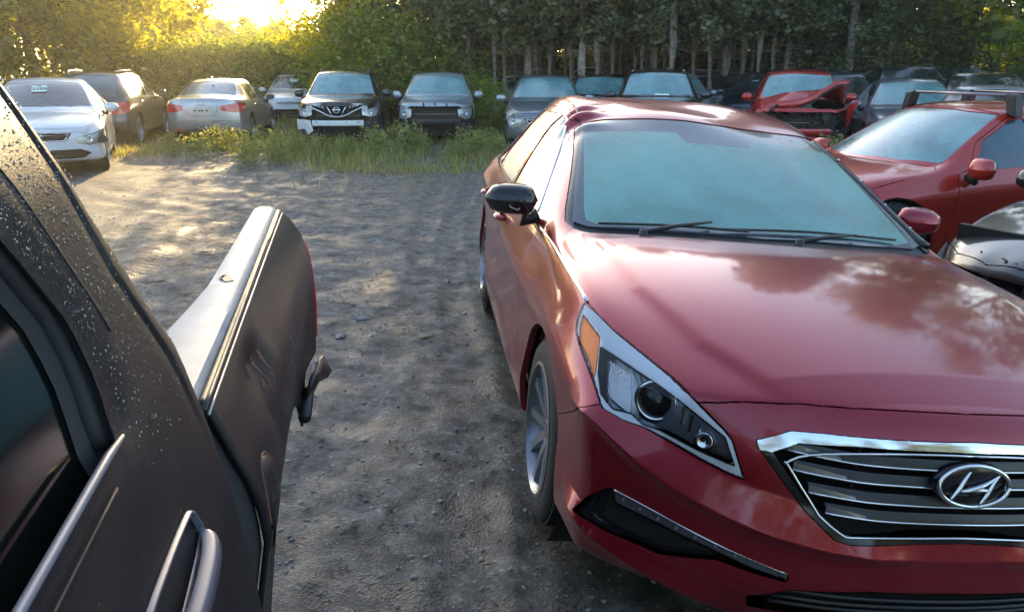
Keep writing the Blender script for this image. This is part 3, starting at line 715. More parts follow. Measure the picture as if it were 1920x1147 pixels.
        m = MB(); m.lathe([(.0, .012), (.016, .008), (.020, -.02)], 14, Matrix.Translation(h) @ Matrix.Rotation(R(90), 4, 'X')); m.build('wiper_pivot', M['plastic'], w_, True)
    # roof rail channel, aerial fin
    for s_ in (1, -1):
        rl = sh.on([(-1.34, s_ * .60, 1.37), (-1.6, s_ * .60, 1.46), (-2.05, s_ * .59, 1.47), (-2.45, s_ * .57, 1.42)], .002); strip(root, crv(rl, 5), .006, M['plastic'], 'roof_moulding', .6)
    # mirrors
    mr = mirror_cap(root, (-.70, -.985, 1.05), (.085, .115, .068), M['gloss_black'], -1, armto=(-.72, -.865, .985))
    mr['label'] = 'bare black wing mirror without its painted cover'
    m = MB(); m.box((-.628, -.985, 1.07), (.012, .05, .028), Matrix.Rotation(.3, 3, 'X'), .004); m.box((-.633, -1.02, 1.045), (.012, .03, .05), None, .004); m.box((-.64, -.93, 1.08), (.02, .04, .015), None, .004); m.build('bracket', M['plastic'], mr)
    strip(mr, [(-.628, -.945, 1.035), (-.62, -.965, 1.015), (-.62, -.995, 1.025), (-.623, -1.005, 1.055)], .003, M['steel'], 'wire')
    mirror_cap(root, (-.84, .955, 1.065), (.075, .105, .066), RD_, 1, armto=(-.80, .87, .985))
    liners(sh, root, (0, -2.8), r, .925)
    for x in (0, -2.8):
        for s_ in (1, -1): put_wheel(root, x, s_ * (.90 - .1075), .33, (.33, .215, 10, False), 0, side=s_)
    return root, sh
hero_root, hero_sh = hero_car()
# ------------------------------------------------------------------ the other cars on the lot
SUV = dict(FO=.93, WB=2.70, RO=.97, W=.925,
    xc=[.88, .78, .42, .05, -.22, -.56, -.90, -1.40, -2.0, -2.75, -3.20, -3.43, -3.54, -3.60],
    zc=[.97, 1.01, 1.06, 1.09, 1.11, 1.37, 1.60, 1.665, 1.67, 1.63, 1.36, 1.10, .98, .92],
    x3=[.74, .64, .30, -.08, -.42, -.74, -1.05, -1.45, -2.0, -2.68, -3.06, -3.28, -3.42, -3.50],
    y3=[.60, .64, .69, .73, .755, .69, .62, .62, .61, .585, .64, .70, .72, .72],
    z3=[.93, .97, 1.03, 1.07, 1.095, 1.345, 1.55, 1.61, 1.61, 1.565, 1.34, 1.08, .96, .90],
    y5=[.74, .79, .85, .87, .875, .885, .89, .895, .895, .88, .87, .855, .84, .80],
    z5=[.86, .90, .98, 1.02, 1.04, 1.05, 1.06, 1.07, 1.08, 1.10, 1.10, 1.03, .93, .86],
    x6=[.60, .50, .22, -.14, -.5, -.85, -1.2, -1.62, -2.02, -2.45, -2.85, -3.15, -3.32, -3.42],
    y6=[.84, .87, .905, .915, .92, .925, .925, .925, .925, .925, .92, .905, .89, .86],
    z6=[.76, .80, .87, .89, .91, .92, .92, .93, .94, .95, .95, .92, .86, .80],
    side=SEDAN['side'], zb=.26, zbf=.30, zbr=.36,
    front=[(.86, .935), (.70, .95), (.52, .955), (.38, .95), (.28, .82)], rear=[(.82, -3.63), (.70, -3.65), (.55, -3.66), (.42, -3.64), (.34, -3.5)],
    crease_X=[(4, 0, 3, .5), (6, 0, 3, .3), (9, 0, 4, .5), (11, 0, 4, .3)], crease_T=[(3, 4, 9, .35), (5, 3, 12, .4), (6, 1, 12, .3)], suv=True)
HATCH = {k: (list(v) if isinstance(v, list) else v) for k, v in SEDAN.items()}
HATCH.update(FO=.92, WB=2.64, RO=.80, crease_X=SUV['crease_X'], suv=True)
for k_, sgn in (('xc', 0), ('zc', 0), ('x3', 0), ('y3', 0), ('z3', 0), ('y5', 0), ('z5', 0), ('x6', 0), ('y6', 0), ('z6', 0)): pass
HATCH['xc'][8:] = [-1.95, -2.60, -2.98, -3.20, -3.32, -3.37]; HATCH['zc'][8:] = [1.465, 1.41, 1.20, 1.00, .90, .85]
HATCH['x3'][8:] = [-1.95, -2.52, -2.86, -3.08, -3.20, -3.26]; HATCH['y3'][8:] = [.56, .55, .61, .67, .70, .70]; HATCH['z3'][8:] = [1.42, 1.36, 1.18, .99, .89, .84]
HATCH['y5'][8:] = [.88, .87, .86, .84, .82, .78]; HATCH['z5'][8:] = [.96, .98, .99, .95, .88, .82]
HATCH['x6'][8:] = [-1.95, -2.35, -2.68, -2.93, -3.08, -3.16]; HATCH['y6'][8:] = [.922, .92, .915, .90, .88, .84]; HATCH['z6'][8:] = [.84, .86, .87, .86, .82, .77]
HATCH['rear'] = [(.78, -3.40), (.66, -3.42), (.52, -3.43), (.38, -3.40), (.28, -3.28)]
def scaled(base, sx=1., sy=1., sz=1.):
    p = {k: (list(v) if isinstance(v, list) else v) for k, v in base.items()}
    for k in p:
        if k[0] == 'x' and isinstance(p[k], list): p[k] = [v * sx for v in p[k]]
        if k[0] == 'y' and isinstance(p[k], list): p[k] = [v * sy for v in p[k]]
        if k[0] == 'z' and isinstance(p[k], list): p[k] = [v * sz for v in p[k]]
    for k in ('FO', 'WB', 'RO'): p[k] *= sx
    p['W'] *= sy
    p['front'] = [(z * sz, x * sx) for z, x in p['front']]; p['rear'] = [(z * sz, x * sx) for z, x in p['rear']]
    return p
def build_car(root, p, o, level=3):
    """o: paint, glass, roofrails, bumperless, grille, rear, spokes, paper, lamp"""
    sh = Shell(p, level, o.get('dent')); W = p['W']; X, Y3, Z3 = p['xc'], p['y3'], p['z3']; wr = o.get('wr', .325 if not p.get('suv') else .35); sh.p['wz'] = wr
    WB = p['WB']; ar = wr + .045; suv = p.get('suv', False)
    side = lambda c, n: abs(n[:, 1]) > .3
    for cx in (0, -WB): sh.mark('hole', 'side', circle(cx, wr, ar), lambda c, n: abs(c[:, 1]) > .5)
    zn = p['zc'][0]; x0 = X[0]
    # bumper cover, hood, windscreen, rear screen
    zt = p['z6'][0]
    sh.mark('front_bumper', 'side', [(ar * .93, .05), (ar * .93, wr + .12), (p['x6'][0] - .05, zt - .02), (p['x6'][0] + .08, zt + .03), (x0 - .10, zn - .06), (2, zn - .06), (2, .05)], only=['body'], both=False)
    b = -WB - ar * .93; xr = p['xc'][13]
    sh.mark('rear_bumper', 'side', [(b, .05), (b, wr + .15), (p['x6'][13] + .05, zt - .08), (xr + .1, zt - .05), (-9, zt - .05), (-9, .05)], only=['body'], both=False)
    cowl = [(X[4] + .02, 0), (lerp(X[4], p['x3'][4], .3) + .02, Y3[4] * .55), (p['x3'][4] + .01, Y3[4] * .97)]
    hd = [(x0 - .005, 0), (lerp(x0, p['x3'][0], .25), Y3[0] * .55), (p['x3'][0] - .01, Y3[0] * .98), (p['x3'][0] - .12, p['y3'][1] * 1.10), (p['x3'][2], p['y5'][2] * .985), (p['x3'][3], p['y5'][3] * .97), (p['x3'][4] + .06, Y3[4] * 1.05)] + cowl[::-1]
    sh.mark('hood', 'top', poly_half(hd), lambda c, n: (n[:, 2] > .1) & (c[:, 2] > zn - .2), both=False)
    ws = [(X[4] - .03, 0), (lerp(X[4], p['x3'][4], .3) - .03, Y3[4] * .55), (p['x3'][4] - .05, Y3[4] * .97), (p['x3'][5] - .01, Y3[5] - .015), (p['x3'][6] + .05, Y3[6] - .015), (lerp(X[6], p['x3'][6], .3) + .05, Y3[6] * .55), (X[6] + .04, 0)]
    sh.mark('windscreen', 'top', poly_half(ws), lambda c, n: c[:, 2] > p['z5'][4] - .03, both=False)
    if suv:
        za, zb_ = p['zc'][11] + .05, p['zc'][9] - .06
        sh.mark('rear_window', 'front', [(-Y3[11] * .93, za), (Y3[11] * .93, za), (Y3[10] * .97, lerp(za, zb_, .5)), (Y3[9] * .93, zb_), (-Y3[9] * .93, zb_), (-Y3[10] * .97, lerp(za, zb_, .5))], lambda c, n: (c[:, 0] < X[9]) & (n[:, 0] < -.3), both=False)
    else:
        sh.mark('rear_window', 'top', poly_half([(X[9] - .05, 0), (p['x3'][9] - .06, Y3[9] * .9), (p['x3'][10], Y3[10] - .02), (p['x3'][11] + .04, Y3[11] * .95), (X[11] + .03, 0)]), lambda c, n: c[:, 2] > p['z5'][11] - .02, both=False)
    # doors and side glass
    zb5 = p['z5']; xa = p['x3'][4]; bp_ = -WB * .55
    top = lambda x, d=.03: float(np.interp(-x, [-v for v in p['x3'][4:12]], p['z3'][4:12])) - d
    bel = lambda x: float(np.interp(-x, [-v for v in p['x6']], zb5)) + .03
    xrw = p['x3'][10] + (.02 if suv else .12)
    sh.mark('door', 'side', [(-.50, .30), (-.56, .6), (xa - .10, bel(xa) - .02), (xa - .2, bel(xa - .2)), (p['x3'][5], top(p['x3'][5], .0) - .03), (p['x3'][6], top(p['x3'][6], .02)), (bp_ + .02, top(bp_, .02)), (bp_ - .03, .9), (bp_, .30)], side)
    sh.mark('rdoor', 'side', [(bp_ - .005, .30), (bp_ - .035, .9), (bp_ + .015, top(bp_, .02)), (-WB * .80, top(-WB * .8, .02)), (-WB * .98, bel(-WB) + .02), (-WB + .30, wr + .32), (-WB + .42, wr + .15), (-WB + .46, .30)], side)
    xf = xa - .26
    fw = [(xf, bel(xf))] + [(x, top(x, .05)) for x in np.linspace(p['x3'][5] - .06, p['x3'][6], 4)] + [(bp_ + .05, top(bp_, .05)), (bp_ + .02, bel(bp_))]
    rw = [(bp_ - .05, bel(bp_)), (bp_ - .02, top(bp_, .05))] + [(x, top(x, .05)) for x in np.linspace(bp_ - .2, -WB * .86, 3)] + [(-WB * .93, bel(-WB * .9))]
    sh.mark('fw', 'side', fw, side); sh.mark('rw', 'side', rw, side)
    if suv: sh.mark('qw', 'side', [(-WB * .965, bel(-WB) + .03), (-WB * .90, top(-WB * .90, .06)), (p['x3'][9] + .06, top(p['x3'][9], .10)), (p['x3'][10] + .02, bel(p['x3'][10]) + .07)], side)
    # lamps
    lw = o.get('lamp', (0, .0, .16)); z0 = zn - .07 + lw[1]; hgt = lw[2]
    lamp = [(x0 - .02, .60 * W, z0 - .01), (x0 - .12, .76 * W, z0 + .02), (p['x6'][0] + .05, .88 * W, z0 + .05), (p['x6'][1] - .16 + lw[0], .97 * W, z0 + .07), (p['x6'][1] - .05 + lw[0] * .5, .98 * W, z0 - .03), (p['x6'][0] + .02, .95 * W, z0 - hgt * .85), (x0 - .10, .80 * W, z0 - hgt), (x0, .62 * W, z0 - hgt * .7)]
    fc = lambda c, n: c[:, 0] > .2
    sh.mark('headlight', (.70, .55, .25), lamp, fc)
    fr = lambda c, n: (c[:, 0] > .45) & (n[:, 0] > .2)
    gz = o.get('grille', (zn - .10, zn - .26, .50, .34))
    if gz: sh.mark('grille', 'front', [(-gz[2] * W, gz[0]), (0, gz[0] + .01), (gz[2] * W, gz[0]), (gz[3] * W, gz[1]), (-gz[3] * W, gz[1])], fr, both=False)
    li = o.get('intake', (.42, .24, .62))
    if li: sh.mark('intake', 'front', [(-li[2] * W * .8, li[0]), (li[2] * W * .8, li[0]), (li[2] * W, (li[0] + li[1]) / 2), (li[2] * W * .85, li[1]), (-li[2] * W * .85, li[1]), (-li[2] * W, (li[0] + li[1]) / 2)], fr, both=False)
    # tail lamps
    tz = p['z6'][12] + (.02 if not suv else .10); th = o.get('tail', (.16, .55)); xe = p['x6'][13]
    tl = [(xr, th[1] * W, tz - .01), (xr, .75 * W, tz + .03), (xe, .92 * W, tz + .05), (p['x6'][12] + .10, 1.0 * W, tz + .04), (p['x6'][12] + .02, 1.0 * W, tz - th[0] * .6), (xe - .02, .93 * W, tz - th[0]), (xr, .72 * W, tz - th[0]), (xr, th[1] * W, tz - th[0] * .75)]
    sh.mark('tail_light', (-.75, .55, .1), tl, lambda c, n: c[:, 0] < -WB - .3)
    sh.snap()
    P = o['paint']; G = o.get('glass', M['glass']); GS = o.get('side_glass', M['glass_dark'])
    g = .004; fl = .03
    miss = o.get('bumperless', False)
    sh.panel('body', P, root, 'body', gap=g, flange=fl)
    if not miss: sh.panel('front_bumper', P, root, 'front_bumper', gap=g, flange=fl)
    sh.panel('rear_bumper', o.get('rear_paint', P), root, 'rear_bumper', gap=g, flange=fl)
    if not o.get('nohood'): sh.panel('hood', P, root, 'hood', gap=g, flange=fl)
    sh.panel('windscreen', G, root, 'windscreen', off=-.006, flange=.02); sh.panel('rear_window', o.get('rear_glass', GS), root, 'rear_window', off=-.006, flange=.02)
    for s_ in (1, -1):
        sh.panel('door', P, root, 'door', gap=g, flange=fl, side=s_); sh.panel('rdoor', P, root, 'door', gap=g, flange=fl, side=s_)
        for q in ('fw', 'rw', 'qw'): sh.panel(q, GS, root, 'side_window', off=-.008, flange=.02, side=s_)
        if o.get('lamps', True):
            hl = sh.panel('headlight', M['lamp_shell'], root, 'headlight', off=-.02, flange=-.02, side=s_)
            if hl:
                sh.panel('headlight', M['lens'], hl, 'lens', off=.001, flange=0, side=s_)
                c_ = sh.on([(x0 - .13, s_ * .79 * W, z0 - hgt * .42)], -.012)[0]; dv = Vector((.85, s_ * .45, .1)).normalized(); mt_ = Matrix.Translation(c_) @ dv.to_track_quat('Y', 'Z').to_matrix().to_4x4()
                m = MB(); m.lathe([(.056, -.03), (.056, .006), (.044, .006), (.03, -.012), (.001, -.012)], 18, mt_); m.build('reflector', M['chrome'], hl, True)
        tlo = sh.panel('tail_light', M['red_lens'], root, 'tail_light', off=.004, flange=.03, side=s_)
        wp = [(x, s_ * W, z) for x, z in fw[:1] + [fw[-1]]]
        for xh in (bp_ + .16, -WB * .86):
            a = sh.on([(xh, s_ * W, bel(xh) - .13)], .0)[0]
            strip(root, [a + Vector((-.09, 0, 0)), a + Vector((-.06, s_ * .03, 0)), a + Vector((.06, s_ * .03, 0)), a + Vector((.09, 0, 0))], .013, o.get('handle', P), 'door_handle', 1., 5)
        a = sh.on([(xa - .20, s_ * .88, bel(xa))])[0]
        if o.get('mirrors', True): mirror_cap(root, (a.x + .04, s_ * (W + .09), a.z + .07), (.075, .115, .075 if not suv else .09), o.get('mirror', P), s_, armto=(a.x, a.y, a.z - .01))
        if o.get('rails'):
            rl = sh.on([(p['x3'][6] - .12, s_ * Y3[6] * .98, 2), (-1.5, s_ * Y3[7] * .98, 2), (-2.1, s_ * Y3[8] * .98, 2), (p['x3'][9] + .1, s_ * Y3[9] * .98, 2)], .0)
            rl = [v + Vector((0, 0, .045 if 0 < i < 3 else .0)) for i, v in enumerate(rl)]
            strip(root, crv([rl[0], rl[0] + Vector((-.10, 0, .042)), rl[1], rl[2], rl[3] + Vector((.10, 0, .045)), rl[3]], 4), .014, o['rails'], 'roof_rail', 1.0, 6)
    if gz and not miss:
        gr = sh.panel('grille', M['dark'], root, 'grille', off=-.05, flange=-.05)
        if gr:
            n_ = o.get('slats', 3)
            for k in range(n_):
                f = (k + .7) / (n_ + .3); zz = lerp(gz[0], gz[1], f); hw = lerp(gz[2], gz[3], f) * W * .97; pts = []
                for y in np.linspace(-hw, hw, 9):
                    h_ = sh.hit((3, y, zz), (-1, 0, 0))[0]
                    if h_: pts.append(h_ + Vector((-.008, 0, 0)))
                strip(gr, pts, .011, o.get('slat_mat', M['steel']), 'slat', 1., 5)
            rim = []
            for y, z in crv([(-gz[2] * W, gz[0]), (gz[2] * W, gz[0]), (gz[3] * W, gz[1]), (-gz[3] * W, gz[1])], 1, True): rim.append(sh.on([(x0 + .1, y, z)], .004)[0])
            rim = [Vector(sh.on([tuple(v)], .004)[0]) for a, b in zip(rim, rim[1:] + rim[:1]) for v in (a, (a + b) / 2)]; rim.append(rim[0])
            strip(gr, rim, .011, o.get('rim_mat', M['chrome']), 'chrome_rim')
            if o.get('badge', True):
                bz = (gz[0] + gz[1]) / 2 + .02; h_ = sh.hit((3, 0, bz), (-1, 0, 0))[0]
                if h_: o['badge_at'] = h_ + Vector((.015, 0, 0)); BADGES[o.get('badge', 'oval')](gr, o['badge_at'])
    if li and not miss:
        it = sh.panel('intake', M['dark'], root, 'lower_intake', off=-.04, flange=-.04)
        if it:
            for zz in np.linspace(li[1] + .03, li[0] - .03, 3):
                pts = [sh.hit((3, y, zz), (-1, 0, 0))[0] for y in np.linspace(-li[2] * W * .8, li[2] * W * .8, 7)]; pts = [v + Vector((-.01, 0, 0)) for v in pts if v]
                if len(pts) > 2: strip(it, pts, .009, M['plastic'], 'slat', 1., 4)
    if miss:
        # stripped nose: dark cavity, radiator, cross beam
        m = MB(); m.box((x0 - .32, 0, .58), (.04, 1.30, .52)); rad = m.build('radiator_frame', M['plastic'], root)
        for k in range(9):
            m = MB(); m.box((x0 - .285, 0, .38 + k * .045), (.02, .98, .012)); m.build('fin', M['steel'] if k % 3 == 1 else M['radiator'], rad)
        P_ = []
        for y in np.linspace(-.56, .56, 9):
            xx = x0 + .0 - .30 * (abs(y) / .56) ** 2 * .35
            P_.append([(xx - .06, y, .60), (xx, y, .60), (xx + .012, y, .56), (xx + .012, y, .52), (xx, y, .485), (xx - .06, y, .485)])
        m = MB(); m.grid(P_); bm_ = m.build('bumper_beam', o.get('beam', M['white_plastic']), root); smooth_angle(bm_, 30)
        m = MB()
        for y in (-.48, -.44, .44, .48, -.2, .2): m.lathe([(0, .003), (.012, .003), (.012, -.002)], 8, Matrix.Translation((x0 + .012 - .30 * (abs(y) / .56) ** 2 * .35, y, .565)) @ Matrix.Rotation(R(-90), 4, 'Z'))
        m.build('bolt_hole', M['dark'], bm_)
        m = MB(); m.tube([(x0 - .30, -.62, .27), (x0 - .22, -.5, .25), (x0 - .20, .5, .25), (x0 - .30, .62, .27)], .03, 8); m.build('lower_support', M['rust'], root, True)
        for s_ in (1, -1):
            m = MB(); m.add([(ar - .02, s_ * (W - .04), .28), (x0 - .25, s_ * (W - .12), .20), (x0 - .12, s_ * (W - .34), .26), (x0 - .16, s_ * (W - .36), .56), (x0 - .26, s_ * (W - .16), .62), (ar - .02, s_ * (W - .03), .66)], [(0, 1, 2, 3, 4, 5)])
            lp = m.build('wheel_liner', M['plastic'], root); md = lp.modifiers.new('t', 'SOLIDIFY'); md.thickness = .012
            m = MB(); m.box((x0 - .25, s_ * .5, .52), (.30, .10, .09)); m.build('crash_box', M['steel'], root)
    if o.get('plate_rear'):
        h_ = sh.hit((-6, 0, o['plate_rear']), (1, 0, 0))[0]; m = MB(); m.box((h_.x - .008, 0, h_.z), (.012, .31, .16), None, .004); m.build('plate', M['plate'], root)
    liners(sh, root, (0, -WB), ar, W)
    for x in (0, -WB):
        for s_ in (1, -1): put_wheel(root, x, s_ * (W - .135), wr, (wr, .215, o.get('spokes', 5), o.get('dbl', False)), 0, rimmat='alloy', side=s_)
    return sh
def b_oval(par, c):
    strip(par, [c + Vector((0, .07 * math.cos(a), .045 * math.sin(a))) for a in np.linspace(0, 2 * math.pi, 21)], .006, M['chrome'], 'badge')
def b_h(par, c):
    m = MB()
    m.tube([c + Vector((0, -.045, .045)), c + Vector((0, -.030, -.045))], .008, 6); m.tube([c + Vector((0, .045, .045)), c + Vector((0, .030, -.045))], .008, 6); m.tube([c + Vector((0, -.035, 0)), c + Vector((0, .035, 0))], .009, 6)
    P = [c + Vector((0, y, z)) for y, z in ((-.062, .06), (.062, .06), (.045, -.06), (-.045, -.06), (-.062, .06))]; m.tube(P, .006, 6); m.build('badge', M['chrome'], par, True)
def b_bar(par, c):
    m = MB(); m.tube([c + Vector((0, .065 * math.cos(a), .060 * math.sin(a))) for a in np.linspace(0, 2 * math.pi, 25)], .010, 6)
    m.box(tuple(c + Vector((.005, 0, 0))), (.014, .175, .030), None, .003); m.build('badge', M['chrome'], par, True)
def b_wing(par, c):
    m = MB(); m.tube([c + Vector((0, .075 * math.cos(a), .055 * math.sin(a))) for a in np.linspace(0, 2 * math.pi, 25)], .007, 6)
    m.tube([c + Vector((0, y, z)) for y, z in ((-.066, .02), (-.03, .0), (0, -.028), (.03, .0), (.066, .02))], .008, 6); m.build('badge', M['chrome'], par, True)
BADGES = {'oval': b_oval, 'h': b_h, 'bar': b_bar, 'wing': b_wing, True: b_oval}
M['lamp_shell'] = mat('lamp_shell', (.50, .53, .55), .25, .55)
M['radiator'] = mat('radiator', (.10, .085, .07), .7, .3)
M['plate'] = mat('plate', (.55, .60, .66), .5)
PT = {'white': paint('white_paint', (.62, .65, .70), .0, .3, .25), 'silver': paint('silver_paint', (.42, .44, .46), .6, .32, .2), 'black': paint('black_paint', (.012, .012, .015), .2, .3, .12),
      'grey': paint('grey_paint', (.10, .115, .13), .5, .32, .2), 'navy': paint('navy_paint', (.012, .018, .045), .4, .3, .15), 'red': paint('red_paint', (.42, .012, .010), .25, .35, .05), 'lightgrey': paint('light_grey_paint', (.40, .43, .47), .4, .3, .2)}
PT['midgrey'] = paint('mid_grey_paint', (.17, .19, .22), .45, .3, .15); PT['grey2'] = paint('charcoal_paint', (.045, .05, .06), .4, .3, .2); PT['redor'] = paint('orange_red_paint', (.45, .022, .012), .25, .35, .03); PT['blacksheen'] = paint('sheen_black_paint', (.02, .02, .024), .3, .3, .05)
def car_at(label, base, opts, px, Y, yaw, z0=0., rear=False, group=None, level=3, name='parked_car'):
    "the middle of the bumper facing the camera stands on the ray through column px, Y metres away"
    a = R(yaw); f = Vector((math.sin(a), -math.cos(a), 0))
    d = ray(px, 129); c = Vector((d.x / d.y * Y, Y, z0))
    loc = c + f * (base['WB'] + base['RO']) if rear else c - f * base['FO']
    e = empty(name, loc, (opts.get('tiltx', 0), opts.get('tilty', 0), a - math.pi / 2))
    tag(e, label, 'car', group or 'cars left standing on the lot'); GROUND.append((loc.x - f.x * 1.3, loc.y - f.y * 1.3, z0))
    sh = build_car(e, base, opts, level)
    return e, sh
GROUND = [(1.95, 2.4, -.15), (1.85, 3.5, -.16), (1.5, 5.3, -.12), (0.0, 2.5, .0), (-.1, 5.3, -.03), (-1.2, 2.0, .0), (-.5, 4, 0), (-3, 3, 0), (-3, 6.5, 0), (-1.5, 8, 0.)]
MZ = scaled(SEDAN, .95, .965, .98)
def paper(root, sh, y, z, w=.26, h=.20, text=None, x0=3):
    h_, n_ = sh.hit((x0, y, z), (-1, 0, 0))
    if h_ is None: return
    u = Vector((0, 1, 0)); v = n_.cross(u).normalized(); u = v.cross(n_).normalized()
    c = h_ + n_ * .008
    m = MB(); m.add([c - u * w / 2 - v * h / 2, c + u * w / 2 - v * h / 2, c + u * w / 2 + v * h / 2, c + u * w * .15 + v * h / 2, c + u * w * .1 + v * h * .36, c - u * w * .08 + v * h * .36, c - u * w * .12 + v * h / 2, c - u * w / 2 + v * h / 2], [(0, 1, 2, 3, 4, 5, 6, 7)])
    pr = m.build('paper', M['paper'], root)
    if text:
        cu = bpy.data.curves.new('number', 'FONT'); cu.body = text; cu.size = h * .55; cu.align_x = 'CENTER'; cu.align_y = 'CENTER'; cu.extrude = .001
        t0 = bpy.data.objects.new('number', cu); C.objects.link(t0); bpy.context.view_layer.update(); me = bpy.data.meshes.new_from_object(t0.evaluated_get(bpy.context.evaluated_depsgraph_get())); bpy.data.objects.remove(t0); bpy.data.curves.remove(cu)
        t = bpy.data.objects.new('number', me); C.objects.link(t); me.materials.clear(); me.materials.append(M['ink']); t.parent = pr
        uu = u if u.y > 0 else -u; vv = v if v.z > 0 else -v
        mm = Matrix((uu, vv, uu.cross(vv))).transposed().to_4x4(); mm.translation = c + n_ * .004 - vv * .01; t.matrix_local = mm
    return pr
# 1 white sedan at the left, number sheet behind the glass
e, sh = car_at('white sedan with a numbered sheet behind its windscreen and a broken front bumper corner', scaled(SEDAN, .93, .95, .975), dict(paint=PT['white'], glass=M['glass_dark2'], grille=(.64, .54, .50, .40), slats=1, slat_mat=M['plastic'], badge='h', rim_mat=M['chrome'], lamp=(-.05, -.05, .12), intake=(.40, .27, .75), mirror=PT['white']), 47, 11.4, 25, .07)
paper(e, sh, -.05, 1.26, .22, .20, '2588')
m = MB(); m.add([(.60, .86, .60), (.74, .76, .50), (.66, .84, .47), (.52, .91, .50)], [(0, 1, 2, 3)]); q = m.build('torn_bumper_edge', M['plastic'], e)
# 2 dark compact SUV seen from behind
e, sh = car_at('charcoal compact SUV seen from behind with bright quarter panel', scaled(SUV, .97, .965, .965), dict(paint=PT['grey2'], glass=M['glass_dark'], rear_glass=M['glass'], rails=PT['black'], plate_rear=None, tail=(.20, .62), spokes=5, dbl=True, handle=PT['grey2']), 138, 16.2, 192, .0, rear=True)
# 3 silver sedan seen from behind
e, sh = car_at('silver sedan seen from behind with long red tail lamps and no number plate', scaled(SEDAN, .93, .96, .97), dict(paint=PT['silver'], rear_glass=M['glass'], tail=(.15, .42), mirror=PT['grey2'], plate_rear=None), 368, 17.2, 187, .0, rear=True)
for s_ in (-1, 1):
    h_ = sh.hit((-6, s_ * .55, .33), (1, 0, 0))[0]; m = MB(); m.box((h_.x - .004, s_ * .55, .33), (.012, .17, .045), Matrix.Rotation(.12 * s_, 3, 'Z'), .004); m.build('reflector', M['red_lens'], e)
m = MB(); pts = [sh.hit((-6, y, .27), (1, 0, 0))[0] for y in np.linspace(-.62, .62, 9)]
m.grid([[v + Vector((-.006, 0, .075 * (1 - abs(y) / 1.2))), v + Vector((-.02, 0, 0)), v + Vector((-.006, 0, -.05))] for v, y in zip(pts, np.linspace(-.62, .62, 9))]); m.build('diffuser', M['plastic'], e)
rim = [sh.hit((-6, y, z), (1, 0, 0))[0] + Vector((-.003, 0, 0)) for y, z in ((-.36, .86), (0, .88), (.36, .86), (.29, .66), (0, .64), (-.29, .66), (-.36, .86))]
strip(e, rim, .006, M['grey_line'], 'plate_recess')
for y in (-.12, -.02, .04, .14):
    h_ = sh.hit((-6, y, .76), (1, 0, 0))[0]; m = MB(); m.box((h_.x - .004, y, .76), (.010, .05, .03)); m.build('plate_bracket', M['plastic'], e)
h_ = sh.hit((-6, 0, .93), (1, 0, 0))[0]
if h_: b_oval(e, h_ + Vector((-.01, 0, 0)))
m = MB(); m.box((-2.4, 0, 1.445), (.12, .03, .06), None, .01); m.build('aerial_fin', PT['silver'], e)
# cars behind that one
car_at('dark sedan roof showing behind the silver sedan', scaled(SEDAN, .93, .95, .98), dict(paint=PT['navy']), 356, 26.5, 188, .08, rear=True, level=2)
car_at('dark wagon with a bright roof between the silver sedan and the white sedan', scaled(SUV, .95, .95, .86), dict(paint=PT['black']), 470, 26.0, 190, .05, rear=True, level=2)
e, sh = car_at('white sedan with a sheet of paper behind the windscreen, half hidden behind the black SUV', scaled(SEDAN, .95, .97, .98), dict(paint=PT['white'], glass=M['glass_dark2'], grille=(.62, .55, .45, .35), lamp=(0, -.03, .12)), 536, 23.6, 9, .05)
paper(e, sh, .02, 1.24, .26, .20)
car_at('silver SUV roof rising behind the white sedan and the black SUV', scaled(SUV, 1, 1, 1.02), dict(paint=PT['silver'], glass=M['glass_dark2'], rails=M['plastic']), 596, 28.0, 9, .12, level=2)
# 7 black SUV, bumper missing, white beam
e, sh = car_at('black SUV with chrome grille, front bumper gone and white beam showing', scaled(SUV, 1.03, 1.01, 1.005), dict(paint=PT['black'], glass=M['glass_sky'], bumperless=True, grille=None, intake=None, rails=M['steel'], lamp=(.02, -.07, .15), dbl=True, wr=.37), 625, 16.9, 6, -.04)
x_ = .93
def chrome_v(e, sh):
    pts = [(-.62, .93), (0, .945), (.62, .93)]
    P = []
    def F(y, z): return Vector((.885 * 1.03 - .13 * (abs(y) / .7) ** 2 + (.94 - z) * .12, y, z))
    m = MB()
    m.add([F(y, .93) + Vector((-.05, 0, 0)) for y in (-.60, -.3, 0, .3, .60)] + [F(y, z) + Vector((-.05, 0, 0)) for y, z in ((-.30, .76), (-.15, .70), (0, .70), (.15, .70), (.30, .76))], [(0, 5, 6, 1), (1, 6, 7, 2), (2, 7, 8, 3), (3, 8, 9, 4)])
    g = m.build('grille', M['dark'], e)
    for q in ([(-.66, .93), (-.34, .79), (-.14, .695), (.14, .695), (.34, .79), (.66, .93)], [(-.22, .935), (-.10, .71)], [(.22, .935), (.10, .71)], [(-.66, .94), (0, .95), (.66, .94)]):
        strip(g, crv([tuple(F(*v)) for v in q], 2), .016, M['chrome'], 'chrome_bar', 1., 6)
    for y in (-.32, -.40, -.48, .32, .40, .48): strip(g, [F(y, .93), F(y * .86, .845 + (abs(y) - .3) * .3)], .012, M['chrome'], 'chrome_bar', 1., 6)
    b_bar(g, F(0, .83) + Vector((.02, 0, 0)))
chrome_v(e, sh)
for s_ in (1, -1):
    m = MB(); m.lathe([(.065, -.03), (.065, .01), (.050, .012), (.035, -.01), (.001, -.01)], 20, Matrix.Translation((.80, s_ * .60, .855)) @ Matrix.Rotation(R(-90), 4, 'Z')); m.build('round_lamp', M['white_plastic'], e, True)
